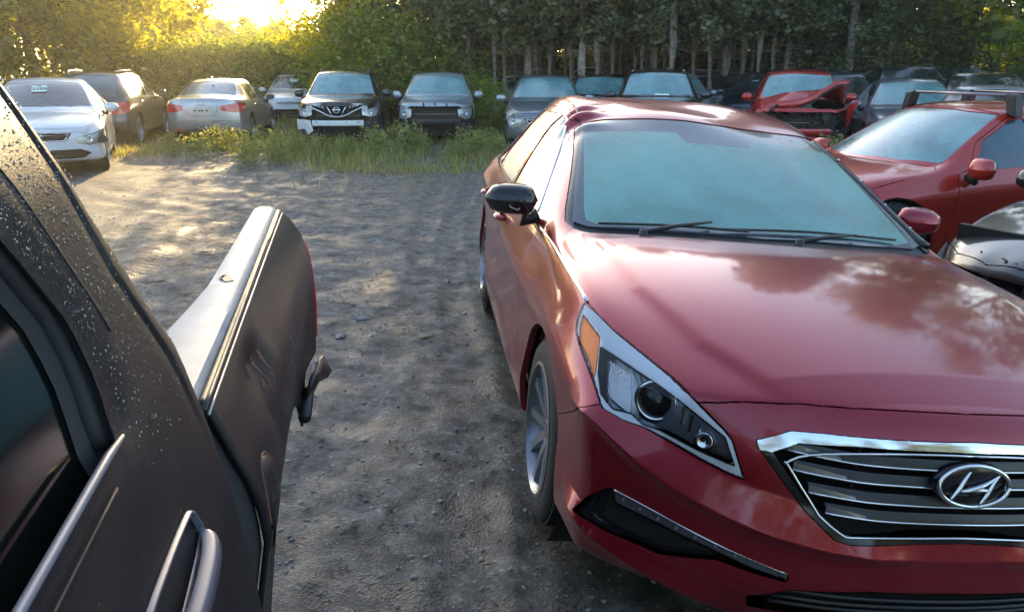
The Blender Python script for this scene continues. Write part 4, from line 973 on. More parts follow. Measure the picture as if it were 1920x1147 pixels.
m = MB(); m.add([(.66, -.90, .62), (.76, -.74, .62), (.78, -.60, .60), (.79, -.55, .38), (.74, -.66, .30), (.70, -.74, .42), (.62, -.90, .40)], [(0, 1, 2, 3, 4, 5, 6)]); q = m.build('torn_bumper_piece', M['white_plastic'], e); q.modifiers.new('t', 'SOLIDIFY').thickness = .02
m = MB(); m.add([(.70, .62, .74), (.60, .84, .72), (.40, .93, .70), (.34, .93, .45), (.42, .92, .24), (.56, .86, .14), (.66, .72, .24), (.72, .60, .34)], [(0, 1, 2, 3, 4, 5, 6, 7)]); q = m.build('hanging_wing_liner', M['plastic'], e); q.modifiers.new('t', 'SOLIDIFY').thickness = .015
# 8 silver crossover without bumper
e, sh = car_at('silver crossover with its front bumper missing and clouded headlights', scaled(SUV, .97, .975, .965), dict(paint=PT['lightgrey'], glass=M['glass_sky'], bumperless=True, grille=None, intake=None, lamp=(.06, -.04, .24), beam=M['plastic'], rails=None), 812, 17.3, 2, -.03)
for y in (-.24, .02, .28):
    m = MB(); m.box((.875, y, .915), (.02, .03, .09), Matrix.Rotation(.15, 3, 'X'), .004); m.build('clip', M['plastic'], e)
m = MB(); m.add([(.84, .38, .93), (.70, .70, 1.00), (.52, .80, 1.02), (.62, .62, .99), (.80, .44, .94)], [(0, 1, 2, 3, 4)]); q = m.build('torn_bonnet_edge', M['plastic'], e); q.location = (0.02, 0, .01)
car_at('black SUV with tall roof rails right behind the silver crossover', scaled(SUV, 1.03, 1.0, 1.05), dict(paint=PT['black'], rails=M['steel']), 852, 22.5, 1, .05)
e, sh = car_at('white hatchback overgrown by vines beside the grey sedan', scaled(HATCH, 1, .95, 1.03), dict(paint=PT['white'], glass=M['glass_dark2']), 958, 21.8, -4, .0)
e, sh = car_at('grey sedan with clear windscreen between the vine covered hatchback and the black wagon', scaled(SEDAN, .96, .97, 1.02), dict(paint=PT['midgrey'], glass=M['glass_sky'], mirror=PT['lightgrey'], lamp=(.0, -.02, .2)), 1024, 15.8, -2, .02)
car_at('black SUV with roof rails behind the black wagon', scaled(SUV, 1, .98, 1.05), dict(paint=PT['black'], rails=M['steel'], glass=M['glass_dark']), 1106, 23.5, -5, .0, level=2)
e, sh = car_at('black wagon with wipers and low windscreen beside the tall black crossover', scaled(SUV, 1, .97, .93), dict(paint=PT['black'], glass=M['glass_sky']), 1130, 18.5, -5, -.02)
e, sh = car_at('black crossover with bright roof rails and dented bonnet behind the maroon roof', scaled(SUV, 1.0, .99, 1.01), dict(paint=PT['black'], glass=M['glass_sky'], rails=M['chrome']), 1240, 15.2, -9, -.02)
paper(e, sh, .08, 1.15, .30, .05)
car_at('blue grey sedan peeking out behind the tall black crossover', scaled(SEDAN, .95, .95, 1.0), dict(paint=PT['lightgrey'], glass=M['glass_sky']), 1288, 19.8, -6, .05, level=2)
car_at('dark grey crossover with winged round badge parked in front of the tree trunks', scaled(SUV, 1.0, .98, 1.0), dict(paint=PT['grey'], glass=M['glass_dark'], badge='wing', mirror=PT['grey'], rim_mat=M['chrome']), 1352, 21.5, -14, -.02)
e, sh = car_at('dark blue hatchback with a star crack in its black windscreen', scaled(HATCH, 1., .96, 1.05), dict(paint=PT['navy'], glass=M['glass_dark'], mirrors=True), 1412, 18.8, -24, .05)
h_, n_ = sh.hit((3, -.1, 1.3), (-1, 0, 0)); m = MB()
for k in range(9):
    a = k * .7; u = Vector((0, math.cos(a), math.sin(a) * .8)); m.tube([h_ + n_ * .006, h_ + n_ * .006 + (u - n_ * u.dot(n_)) * (.05 + .03 * (k % 3))], .0035, 4)
m.build('crack', M['white_plastic'], e)
# 17-21 right hand group
car_at('dark SUV standing close behind the wrecked red SUV', scaled(SUV, 1.0, .98, .99), dict(paint=PT['navy'], glass=M['glass_dark'], lamp=(.05, -.02, .2)), 1600, 16.2, -13, -.02)
car_at('black sedan with pale side windows at the edge of the trees', scaled(SEDAN, .98, .98, 1.03), dict(paint=PT['black'], glass=M['glass_sky'], side_glass=M['glass_pale'], handle=M['chrome']), 1662, 20.5, -6, .12)
car_at('grey sedan with swept headlights nosing towards the red hatchback with roof bars', scaled(SEDAN, .96, .97, 1.0), dict(paint=PT['midgrey'], glass=M['glass_sky'], lamp=(.05, -.02, .16)), 1752, 13.4, -18, .0)
car_at('big black SUV towering behind the grey sedan', scaled(SUV, 1.03, 1.02, 1.02), dict(paint=PT['black'], glass=M['glass_dark'], rails=M['steel']), 1755, 17.0, -12, .05)
car_at('black sedan with a dark windscreen under the trees beyond the roof bars', scaled(SEDAN, 1, 1, 1.08), dict(paint=PT['black'], glass=M['glass_dark']), 1880, 13.5, -25, .0)
car_at('black hatchback roof showing behind the dark blue hatchback', scaled(HATCH, 1, 1, 1.08), dict(paint=PT['black'], glass=M['glass_dark']), 1460, 23.5, -16, .05, level=2)
car_at('dark grey sedan behind the roof of the wrecked red SUV', scaled(SEDAN, 1, 1, 1.1), dict(paint=PT['midgrey'], glass=M['glass_sky']), 1560, 21.5, -14, .1, level=2)
car_at('silver SUV standing under the trees between the black sedan and the big black SUV', scaled(SUV, 1, 1, 1.02), dict(paint=PT['silver'], glass=M['glass_sky'], rails=M['steel']), 1688, 23.5, -16, .1, level=2)
car_at('navy SUV behind the big black SUV near the right frame side', scaled(SUV, 1, 1, 1.0), dict(paint=PT['navy'], glass=M['glass_sky']), 1822, 20.5, -24, .1, level=2)
car_at('silver saloon bonnet glimpsed under the roof bars of the red hatchback', scaled(SEDAN, .95, .97, .95), dict(paint=PT['lightgrey'], glass=M['glass_dark']), 1868, 10.6, -32, .0)
# wrecked red SUV: bumper gone, bonnet folded up, beam and torn wings
e, sh = car_at('wrecked bright red SUV with its bonnet crumpled up and front end torn open', scaled(SUV, 1.0, .99, 1.0), dict(paint=PT['red'], glass=M['glass_sky'], bumperless=True, grille=None, intake=None, lamps=False, nohood=True, beam=PT['red'], rails=M['plastic']), 1512, 14.4, -17, -.03, name='wrecked_car')
P = []
for i, u in enumerate(np.linspace(0, 1, 13)):
    row = []
    for j, v in enumerate(np.linspace(-1, 1, 15)):
        x = -.22 + 1.0 * u - .12 * v * v; y = v * .82
        z = 1.10 + .02 * u - .12 * abs(v) ** 3 + (.26 * math.sin(min(1, u * 1.5) * math.pi * .5)) * (.25 + .75 * (v + 1) / 2) ** 1.2 * u
        z += .09 * abs(((u * 1.3 + v * .9 + .3) % 1.0) - .5) * u - .05 * abs(((u * 1.9 - v * 1.1) % 1.0) - .5) + .12 * u * (v > .35) * (v - .35) - (.08 if u > .95 else 0)
        z += .12 * u * ((v + 1) / 2) ** 2 - .62 * max(0, u - .62) ** 1.0 * min(1, max(0, (.75 - v) / .5)); x += -.18 * (v + 1) / 2 * u + .05 * math.sin(7 * v + 3) * u
        row.append((x, y, z))
    P.append(row)
m = MB(); m.grid(P); hd = m.build('hood', PT['red'], e); hd.location = (0, 0, .05); hd['label'] = 'crumpled bonnet bent upwards'; smooth_angle(hd, 12); hd.modifiers.new('t', 'SOLIDIFY').thickness = .008
hd.data.materials.append(M['plastic'])
m = MB(); m.tube([(v[0] + .01, v[1], v[2] + .02) for v in P[-1]], .016, 6); m.build('bonnet_edge', M['plastic'], e, True)
rr = random.Random(4)
m = MB()
for k in range(26): m.box((rr.uniform(.30, .74), rr.uniform(-.62, .62), rr.uniform(.62, .95)), (rr.uniform(.05, .22), rr.uniform(.04, .25), rr.uniform(.04, .18)), Matrix.Rotation(rr.uniform(-1, 1), 3, 'X') @ Matrix.Rotation(rr.uniform(-1, 1), 3, 'Z'), .01)
m.build('engine_block', M['plastic'], e)
m = MB()
for k in range(8):
    a = Vector((rr.uniform(.4, .8), rr.uniform(-.7, .7), rr.uniform(.5, .9))); m.tube(crv([a, a + Vector((.1, rr.uniform(-.2, .2), -.1)), a + Vector((.05, rr.uniform(-.3, .3), -.25))], 4), .012, 5)
m.build('hose', M['rubber'], e, True)
m = MB()
m.add([(.30, -.96, .95), (.74, -1.02, .90), (.86, -.90, .72), (.72, -.86, .60), (.40, -.93, .70), (.62, -.84, .84)], [(0, 1, 5), (1, 2, 5), (2, 3, 5), (3, 4, 5), (4, 0, 5)]); q = m.build('torn_wing', PT['red'], e); q.modifiers.new('t', 'SOLIDIFY').thickness = .015
m = MB(); m.add([(.28, .95, 1.0), (.66, 1.02, 1.12), (.86, .92, .96), (.66, .82, 1.0), (.50, .88, .66), (.74, .86, .66)], [(0, 1, 3), (1, 2, 3), (3, 2, 5), (0, 3, 4), (3, 5, 4)]); q = m.build('torn_wing', PT['red'], e); q.modifiers.new('t', 'SOLIDIFY').thickness = .015
m = MB(); m.box((.72, -.70, .60), (.10, .16, .14), Matrix.Rotation(.5, 3, 'X'), .02); m.box((.76, -.62, .70), (.08, .10, .18), Matrix.Rotation(-.6, 3, 'Y'), .02); m.build('washer_bottle', M['white_plastic'], e)
m = MB()
for y in np.linspace(-.45, .45, 9): m.box((.905, y, .40 + .01 * math.sin(9 * y)), (.006, .012, .012))
m.build('bolt', M['dark'], e)
P = [[(.86 - .1 * y * y, y, .50 - .06 * (y + .5)), (.90 - .1 * y * y, y, .45 - .06 * (y + .5)), (.88 - .1 * y * y, y, .36 - .06 * (y + .5))] for y in np.linspace(-.62, .6, 9)]
m = MB(); m.grid(P); m.build('lower_beam', PT['red'], e)
# red hatchback with roof bars, nose to the left
RB = scaled(HATCH, 1.0, .955, .97)
a_ = R(-74); f_ = Vector((math.sin(a_), -math.cos(a_), 0)); loc = Vector((3.27, 6.80, -.06)) - f_ * RB['x3'][4]
e = empty('parked_car', loc, (0, 0, a_ - math.pi / 2)); tag(e, 'orange red hatchback carrying two silver roof bars, fogged windscreen wiped in streaks', 'car', 'cars left standing on the lot')
sh = build_car(e, RB, dict(paint=PT['redor'], glass=M['glass_streak'], side_glass=M['glass_teal'], lamp=(.0, 0, .14), dbl=True), 4)
GROUND.append((loc.x - f_.x * 1.3, loc.y - f_.y * 1.3, .02))
def barset(xr_):
    for x in xr_:
        bar = empty('roof_bar', (x, 0, 0)); bar.parent = e
        zt = sh.hit((x, 0, 3), (0, 0, -1))[0].z
        m = MB(); m.tube([(0, -.56, zt + .085), (0, .56, zt + .085)], .025, 10, True, .55); m.build('crossbar', M['alloy'], bar, True)
        for s_ in (1, -1):
            zz = sh.hit((x, s_ * .55, 3), (0, 0, -1))[0].z
            m = MB(); m.prism([(s_ * .50, zt + .10), (s_ * .60, zt + .085), (s_ * .625, zz + .03), (s_ * .63, zz - .03), (s_ * .55, zz - .002), (s_ * .53, zz + .03)], 0, -.05, .05); ft = m.build('foot', M['plastic'], bar)
            ft.modifiers.new('b', 'BEVEL').width = .012
barset((-1.32, -2.02))
# black car at the right edge with its nose stripped
BK = scaled(SEDAN, .96, .97, .98)
a_ = R(-64); f_ = Vector((math.sin(a_), -math.cos(a_), 0)); l_ = Vector((math.cos(a_), math.sin(a_), 0))
loc = Vector((2.36, 4.12, -.03)) + l_ * .66 - f_ * .80
e = empty('parked_car', loc, (0, 0, a_ - math.pi / 2)); tag(e, 'black car with its bumper stripped off and a chipped bonnet edge beside the maroon sedan', 'car', 'cars left standing on the lot'); GROUND.append((loc.x - f_.x * .5, loc.y - f_.y * .5, -.03)); GROUND.append((loc.x - f_.x * 2.3, loc.y - f_.y * 2.3, -.03))
def cb(V, Nn):
    V = V.copy(); m = np.clip((V[:, 0] - .70) / .2, 0, 1) * (V[:, 2] > .6); V[:, 2] += .003 * m * np.sin(30 * V[:, 1]); return V
sh = build_car(e, BK, dict(paint=PT['blacksheen'], glass=M['glass_dark'], bumperless=True, grille=None, intake=None, lamps=False, beam=M['plastic'], dent=cb), 4)
pts = sh.on([(.86 - .22 * (y / .6) ** 2, y, .72) for y in np.linspace(-.62, .62, 15)], .006)
m = MB(); rr = random.Random(2)
for k in range(14):
    q = pts[rr.randrange(3, 11)] + Vector((rr.uniform(-.03, .02), rr.uniform(-.05, .05), rr.uniform(-.005, .015))); m.box(tuple(q), (rr.uniform(.006, .016), rr.uniform(.012, .035), .004), Matrix.Rotation(rr.uniform(-.6, .6), 3, 'X'))
m.build('torn_paint_edge', M['rust'], e)
strip(e, crv([(.80, -.62, .50), (.86, -.3, .47), (.88, 0, .46), (.86, .3, .47)], 5), .010, M['chrome'], 'chrome_strip')
for y in (-.35, -.12, .12, .35):
    m = MB(); m.box((.76, y, .60), (.03, .05, .03), None, .004); m.build('bracket', M['steel'], e)
# ------------------------------------------------------------------ black pickup beside the camera
M['truck'] = mat('satin_black_paint', (.008, .009, .012), .42, 0., .0, .3, spec=.22)
_n = noise(M['truck'], 9., 6); _b = M['truck'].node_tree.nodes['Principled BSDF']
_r = ramp(M['truck'], _n.outputs[0], [(.35, (.010, .011, .014)), (.62, (.018, .018, .020)), (.85, (.030, .028, .026))]); L(M['truck'], _r.outputs[0], _b.inputs['Base Color'])
_n2 = noise(M['truck'], 420., 3); _u = N(M['truck'], 'ShaderNodeBump', Strength=.35, Distance=.0012); L(M['truck'], _n2.outputs[0], _u.inputs['Height']); L(M['truck'], _u.outputs[0], _b.inputs['Normal'])
M['rail_cap'] = mat('pale_bed_rail', (.27, .30, .33), .55, 0, .12, .3)
_n = noise(M['rail_cap'], 14., 5); _b = M['rail_cap'].node_tree.nodes['Principled BSDF']
_r = ramp(M['rail_cap'], _n.outputs[0], [(.3, (.22, .245, .27)), (.55, (.28, .305, .33)), (.8, (.33, .34, .35))]); L(M['rail_cap'], _r.outputs[0], _b.inputs['Base Color'])
M['handle'] = mat('violet_grey_handle', (.075, .08, .12), .38, .1, .4, .2)
M['belt'] = mat('belt_grey', (.16, .17, .22), .45, .0, .2)
M['dew'] = mat('dew', (.9, .9, .9), .02, 0, 1.0, spec=.8)
M['dew'].node_tree.nodes['Principled BSDF'].inputs['Transmission Weight'].default_value = .85
M['dew'].node_tree.nodes['Principled BSDF'].inputs['IOR'].default_value = 1.33
M['truck_glass'] = mat('truck_glass', (.003, .005, .005), .08, 0, 0, spec=.25)
M['bare'] = mat('bare_plastic', (.13, .05, .03), .6)
TR = empty('pickup_truck', (-.386, .843, 0), (0, 0, math.atan2(.9742, -.2256)))
tag(TR, 'matt black pickup covered in dew with pale bed rail, dented bed side and no tailgate', 'pickup')
GROUND.append((-.7, .9, 0)); GROUND.append((-1.5, 1.8, 0))
def TP(t, s, z): return Vector((t, -s, z))
def s_bed(t, z):
    zs = [.20, .45, .62, .78, .83, .95, 1.04, 1.09, 1.135, 1.168, 1.213, 1.240, 1.25]
    near = [-.10, -.05, -.008, .010, .020, .041, .058, .054, .044, .030, .014, .004, -.004]
    far = [.03, .06, .07, .080, .083, .089, .085, .080, .072, .062, .035, .012, .0]
    v = lerp(np.interp(z, zs, near), np.interp(z, zs, far), min(1, max(0, t / 1.45)) ** (3.5 if z < 1.0 else 1.2))
    bul = .0 * math.exp(-((t - .78) / .42) ** 2) * math.exp(-((z - .80) / .22) ** 2)     # wheel flare
    dent = -.022 * math.exp(-(((t - .33) / .10) ** 2 + ((z - 1.17) / .035) ** 2)) + .010 * math.exp(-(((t - .42) / .05) ** 2 + ((z - 1.16) / .03) ** 2)) - .012 * math.exp(-(((t - .30) / .05) ** 2 + ((z - 1.10) / .05) ** 2))
    if t > 1.40: v -= .55 * (t - 1.40) ** 2 * 6
    return v + bul + dent
def sheet(name, rows, mt, par, thick=.0, smooth=True):
    m = MB(); m.grid(rows); o = m.build(name, mt, par, smooth)
    if thick: q = o.modifiers.new('t', 'SOLIDIFY'); q.thickness = thick; q.offset = 0
    return o
ts = np.concatenate([np.linspace(.012, .22, 12), np.linspace(.23, .52, 34), np.linspace(.54, 1.38, 30), np.linspace(1.40, 1.55, 12)])
def bed_z0(t):   # wheel arch and missing bumper
    z = .30
    if abs(t - .80) < .46: z = max(z, .38 + math.sqrt(max(0, .46 ** 2 - (t - .80) ** 2)))
    if t > 1.2: z = max(z, .80 - .06 * (t - 1.2))
    return z
def ztop(t): return 1.25 - max(0, t - 1.38) ** 2 * 4
rows = []
for t in ts:
    z0 = bed_z0(t); row = []
    for k in range(46):
        f = (k / 45); z = ztop(t) - (ztop(t) - z0) * f
        row.append(TP(t, s_bed(t, z), z))
    rows.append(row)
bed = sheet('bed_side', rows, M['truck'], TR, .008)
# rail cap: pale, kinked inner edge, rounded outer edge, square stake pocket near the tail
sin = lambda t: float(np.interp(t, [-.01, .10, .266, .40, .544, .9, 1.3, 1.50], [-.135, -.125, -.100, -.086, -.074, -.070, -.067, -.062]))
sot = lambda t: float(np.interp(t, [-.01, 1.2, 1.46, 1.53], [-.006, .002, .004, -.012]))
rows = []
for t in np.linspace(-.004, 1.53, 60):
    a, b = sin(t), sot(t); zc = ztop(t) + .010
    dn = .004 * math.exp(-((t - .58) / .03) ** 2)
    rows.append([TP(t, a - .004, zc - .10), TP(t, a, zc - .012), TP(t, a + .006, zc - .001), TP(t, lerp(a, b, .4), zc + .002 - dn), TP(t, lerp(a, b, .72), zc), TP(t, b - .010, zc - .004), TP(t, b - .003, zc - .012), TP(t, b, zc - .024)])
cap = sheet('bed_rail', rows, M['rail_cap'], TR); smooth_angle(cap, 32)
m = MB(); m.box(tuple(TP(1.46, -.040, ztop(1.46) + .0125)), (.022, .022, .004)); m.build('stake_pocket', M['dark'], cap)
m = MB(); m.tube([TP(1.444, -.054, 1.2475), TP(1.476, -.054, 1.247), TP(1.476, -.026, 1.247), TP(1.444, -.026, 1.2475), TP(1.444, -.054, 1.2475)], .0025, 6); m.build('pocket_rim', M['chrome'], cap, True)
m = MB(); m.box(tuple(TP(.585, -.040, 1.2612)), (.05, .016, .0012), Matrix.Rotation(.35, 3, 'Z')); m.box(tuple(TP(.60, -.048, 1.2612)), (.03, .006, .0012), Matrix.Rotation(-.2, 3, 'Z')); m.build('scuff', M['plastic'], cap)
for t0 in (.155, .085):
    m = MB(); m.tube([TP(t0, -.115, 1.2625), TP(t0 + .002, -.05, 1.2625)], .0009, 4); m.build('scratch', M['plastic'], cap)
m = MB(); m.tube([TP(t, .004 + .004 * (t > 1), ztop(t) - .004) for t in np.linspace(.0, 1.48, 30)], .0042, 6); m.build('weatherstrip', M['plastic'], TR, True)
m = MB(); m.tube([TP(t, s_bed(t, ztop(t) - .008) + .006, ztop(t) - .010) for t in np.linspace(.0, 1.50, 30)], .0024, 6); m.build('bright_bead', M['steel'], TR, True)
# inner wall, floor, far side of the bed
m = MB(); m.box((.76, .050, .97), (1.46, .02, .46)); m.box((.70, .78, .74), (1.38, 1.38, .05)); m.box((.76, 1.50, 1.0), (1.50, .10, .52)); m.box((-.02, .80, 1.0), (.05, 1.5, .55)); m.build('bed', M['plastic'], TR)
# damage: bare plastic showing in the dent
m = MB(); rr = random.Random(5)
for k in range(16):
    t0 = .335 + rr.uniform(-.05, .05); z0 = 1.165 + rr.uniform(-.035, .02); ln = rr.uniform(.01, .035)
    m.add([TP(t0, s_bed(t0, z0) + .0055, z0), TP(t0 + .008, s_bed(t0 + .008, z0 + .002) + .0055, z0 + .002), TP(t0 + .006, s_bed(t0 + .006, z0 - ln) + .0055, z0 - ln)], [(0, 1, 2)])
m.build('scraped_patch', M['bare'], bed)
# tail lamp round the corner, fuel flap
rows = [[TP(t, s_bed(t, z) + .004, z) for z in np.linspace(1.135, .83, 20)] for t in np.linspace(1.44, 1.545, 8)]
sheet('tail_light', rows, M['red_lens'], TR, .012)
rows = [[TP(.10 + .055 * r_ * math.cos(a), s_bed(.10, 1.06 + .07 * r_ * math.sin(a)) + .006, 1.05 + .07 * r_ * math.sin(a)) for r_ in (0, .6, 1)] for a in np.linspace(0, 2 * math.pi, 25)]
ff = sheet('fuel_flap', rows, M['truck'], TR, .004)
strip(ff, [TP(.10 + .058 * math.cos(a), s_bed(.10, 1.05 + .073 * math.sin(a)) + .004, 1.05 + .073 * math.sin(a)) for a in np.linspace(0, 2 * math.pi, 29)], .0022, M['rust'], 'flap_gap', 1., 5)
# torn bumper corner
rows = [[TP(1.14, .075, .815), TP(1.22, .085, .80), TP(1.34, .090, .785), TP(1.43, .095, .765)], [TP(1.12, .060, .77), TP(1.24, .085, .765), TP(1.36, .10, .735), TP(1.44, .118, .71)], [TP(1.16, .02, .73), TP(1.26, .05, .735), TP(1.37, .08, .705), TP(1.45, .105, .685)]]
bp_o = sheet('torn_bumper_corner', rows, M['plastic'], TR, .012)
m = MB(); m.tube([TP(1.05, .05, .73), TP(1.22, .055, .735), TP(1.40, .08, .72)], .018, 8); m.build('bracket', M['plastic'], bp_o, True)
m = MB(); m.tube([TP(1.2, -.3, .62), TP(1.35, -.25, .60), TP(1.5, -.30, .62)], .03, 6); m.build('rear_crossmember', M['rust'], TR, True)
# cab: door skin, pillar, glass
def s_cab(z): return float(np.interp(z, [.30, .45, .8, .95, 1.05, 1.17, 1.25, 1.33, 1.36, 1.45, 1.55, 1.64, 1.72, 1.78, 1.82], [.02, .045, .058, .056, .050, .034, .016, -.004, -.014, -.040, -.076, -.118, -.16, -.21, -.29]))
def t_edge(z): return float(np.interp(z, [.30, .99, 1.10, 1.17, 1.252, 1.347, 1.43, 1.516, 1.635, 1.82], [-.085, -.078, -.062, -.048, -.020, -.026, -.060, -.076, -.080, -.10]))
def t_seam(z): return float(np.interp(z, [1.25, 1.359, 1.455, 1.604, 1.82], [-.075, -.088, -.125, -.115, -.12]))
def t_win(z): return float(np.interp(z, [1.352, 1.40, 1.45, 1.55, 1.66, 1.74], [-.285, -.262, -.256, -.285, -.33, -.40]))
m = MB(); zr = list(np.linspace(.30, 1.345, 36)) + list(np.linspace(1.352, 1.82, 28)); rows = []
for z in zr:
    zc = min(max(z, 1.352), 1.74); tb = t_seam(z); tc = t_edge(z); ta = t_win(zc); row = []
    for f in np.linspace(0, 1, 19): row.append(TP(lerp(-1.25, ta, f), s_cab(z), z))
    up = min(1, max(0, (z - 1.27) / .08))
    for f in np.linspace(.08, 1, 9): row.append(TP(lerp(ta, tb, f), s_cab(z) + .003 * up - (.012 * (1 - f * 3) * up if f < .33 and z > 1.35 else 0), z))
    row.append(TP(tb + .005, s_cab(z) - .010 * up, z))
    for f in np.linspace(.04, 1, 7): row.append(TP(lerp(tb + .010, tc, f), s_cab(z) + .004 * up - .008 * f * f, z))
    row.append(TP(tc + .003, s_cab(z) - .035, z)); rows.append(row)
m.grid(rows); nb = len(rows[0])
m.f = [f for k, f in enumerate(m.f) if not (k // (nb - 1) >= 36 and k % (nb - 1) < 18)]
door = m.build('door', M['truck'], TR, True); pil = door
rows = [[TP(t, s_cab(z) - .002, z) for t in np.linspace(-1.25, -.10, 12)] for z in (1.72, 1.76, 1.80, 1.83)] + [[TP(t, -.9, 1.86) for t in np.linspace(-1.25, -.10, 12)]]
sheet('roof', rows, M['truck'], TR)
strip(pil, [TP(t_seam(z) + .006, s_cab(z) - .004, z) for z in np.linspace(1.27, 1.80, 16)], .004, M['rubber'], 'seal', 1., 6)
strip(pil, [TP(lerp(t_win(z), t_seam(z), .45), s_cab(z) + .003, z) for z in np.linspace(1.42, 1.72, 16)], .0015, M['rubber'], 'crease', 1., 5)
rows = [[TP(lerp(-1.25, t_win(min(z, 1.74)) + .03, f), s_cab(z) - .020, z) for f in np.linspace(0, 1, 10)] for z in np.linspace(1.335, 1.74, 14)]
sheet('window_frame', [[TP(t_win(z) + d, s_cab(z) - e_, z) for d, e_ in ((.012, .004), (-.004, .018), (-.03, .019))] for z in np.linspace(1.33, 1.76, 18)], M['rubber'], TR)
sheet('door_glass', rows, M['truck_glass'], TR)
strip(TR, [TP(t_win(z) + .004, s_cab(z) - .016, z) for z in np.linspace(1.345, 1.74, 18)], .009, M['rubber'], 'window_rubber', 1., 8)
strip(TR, [TP(t, s_cab(1.357) + .006 - .001 * (t < -.9), 1.357 - .004 * math.exp(-((t + .285) / .02) ** 2)) for t in np.linspace(-1.25, -.278, 24)], [.0038] * 23 + [.002], M['belt'], 'belt_moulding', 1., 8)
strip(TR, [TP(t, s_cab(1.335) + .004, 1.333) for t in np.linspace(-1.25, -.33, 20)], .0012, M['rubber'], 'door_crease', 1., 6)
m = MB(); m.box((-.66, .75, 1.35), (1.1, 1.3, .02)); m.box((-.17, .75, 1.0), (.04, 1.3, 1.3)); m.box((-.66, .75, .5), (1.1, 1.3, .3)); m.build('cab_interior', M['dark'], TR)
m = MB(); m.box((.01, .18, .68), (.20, .25, .95)); m.box((.0, .05, 1.0), (.13, .12, .40)); m.build('cab_gap', M['dark'], TR)
sheet('dark_gap_filler', [[TP(t_edge(z) - .004, s_cab(z) - .012, z), TP(lerp(t_edge(z), .012, .5), lerp(s_cab(z), s_bed(.012, z), .5) - .022, z), TP(.020, s_bed(.012, z) - .006, z)] for z in np.linspace(.22, 1.24, 30)], M['rubber'], TR)  # added dark sheet standing for the shade in the gap behind the cab
# door handle: frame, dark cup, pull bar
def hp(t, z, d=0.): return TP(t, s_cab(z) + d, z)
oc = [(-.214, 1.236), (-.208, 1.222), (-.213, 1.206), (-.30, 1.200), (-.385, 1.200), (-.40, 1.212), (-.40, 1.238), (-.385, 1.248), (-.30, 1.246), (-.232, 1.241)]
hd = MB(); cc = crv([(t, z) for t, z in oc], 5, True); ctr = (-.30, 1.222)
rows = []
for t, z in cc + [cc[0]]:
    rows.append([hp(t, z, .001), hp(t, z, .006), hp(lerp(t, ctr[0], .06), lerp(z, ctr[1], .08), .007), hp(lerp(t, ctr[0], .10), lerp(z, ctr[1], .15), .002)])
fr_ = sheet('door_handle', rows, M['handle'], TR)
rows = [[hp(lerp(t, ctr[0], f), lerp(z, ctr[1], .15 + .85 * f), .002 - .008 * min(1, f * 4)) for f in (.10, .2, .5, 1.)] for t, z in cc + [cc[0]]]
sheet('handle_cup', rows, M['gloss_black'], fr_)
bar = [(-.214, 1.212, .008), (-.222, 1.210, .018), (-.26, 1.209, .023), (-.33, 1.209, .023), (-.375, 1.210, .018), (-.39, 1.212, .008)]
m = MB(); rows = []
for t, z, d in [(float(a[0]), float(a[1]), float(a[2])) for a in crv(bar, 5)]:
    rows.append([hp(t, z + .003, d - .012), hp(t, z + .004, d - .002), hp(t, z + .001, d + .002), hp(t, z - .009, d + .002), hp(t, z - .013, d - .005), hp(t, z - .013, d - .016)])
m.grid(rows); m.build('pull_bar', M['handle'], fr_, True)
# far side, nose and wheels so the pickup is whole
m = MB(); m.box((-1.7, .80, .95), (.9, 1.55, .75), None, .08); m.box((-2.35, .80, .85), (.9, 1.6, .70), None, .10); m.build('front_end', M['truck'], TR)
for x in (.80, -2.3):
    for s_, y in ((-1, .08), (1, 1.52)): put_wheel(TR, x, y + (.22 if y < 1 else -.12), .38, (.38, .25, 6, False), 0, side=s_)
# beads of dew on pillar, door and bed side: hemispheres too many to count
def dew(name, n, sampler, rmin, rmax, par, seed=3):
    rr = np.random.default_rng(seed); V = []; F = []
    for k in range(n):
        r_ = sampler(rr)
        if r_ is None: continue
        c, nn = r_; r0 = rmin + (rmax - rmin) * rr.random() ** 3; nn = nn.normalized(); u = nn.orthogonal().normalized(); v = nn.cross(u); b = len(V)
        for i in range(6):
            a = i * math.pi / 3; V.append(c + (u * math.cos(a) + v * math.sin(a)) * r0)
        for i in range(6):
            a = i * math.pi / 3; V.append(c + (u * math.cos(a) + v * math.sin(a)) * r0 * .7 + nn * r0 * .5)
        V.append(c + nn * r0 * .72)
        for i in range(6):
            j = (i + 1) % 6; F += [(b + i, b + j, b + 6 + j, b + 6 + i), (b + 6 + i, b + 6 + j, b + 12)]
    o = mk(name, [tuple(v) for v in V], F, M['dew'], par); o['kind'] = 'stuff'; return o
def smp_pillar(rr):
    z = 1.30 + .50 * rr.random(); t = lerp(t_win(min(z, 1.72)), t_edge(z), .05 + .93 * rr.random())
    if rr.random() > .25 + .75 * min(1, max(0, (z - 1.36) / .15)): return None
    return TP(t, s_cab(z) + .003, z), Vector((0, -1, .35))
def smp_bed(rr):
    t = 1.5 * rr.random() ** .8; z = 1.244 - .20 * rr.random() ** 1.3
    if rr.random() > .10 + .9 * min(1, max(0, (t - .15) / .5)): return None
    e_ = .004; n1 = Vector((0, -1, -(s_bed(t, z + e_) - s_bed(t, z - e_)) / (2 * e_)))
    return TP(t, s_bed(t, z) + .004, z), n1
def smp_door(rr):
    t = -1.0 + .9 * rr.random(); z = .9 + .43 * rr.random(); return TP(t, s_cab(z) + .004, z), Vector((0, -1, .2))
dew('dew_drops', 4200, smp_pillar, .0004, .0015, pil, 3)
dew('dew_drops', 6500, smp_bed, .0004, .0013, bed, 4)
dew('dew_drops', 420, smp_door, .0003, .0010, door, 5)
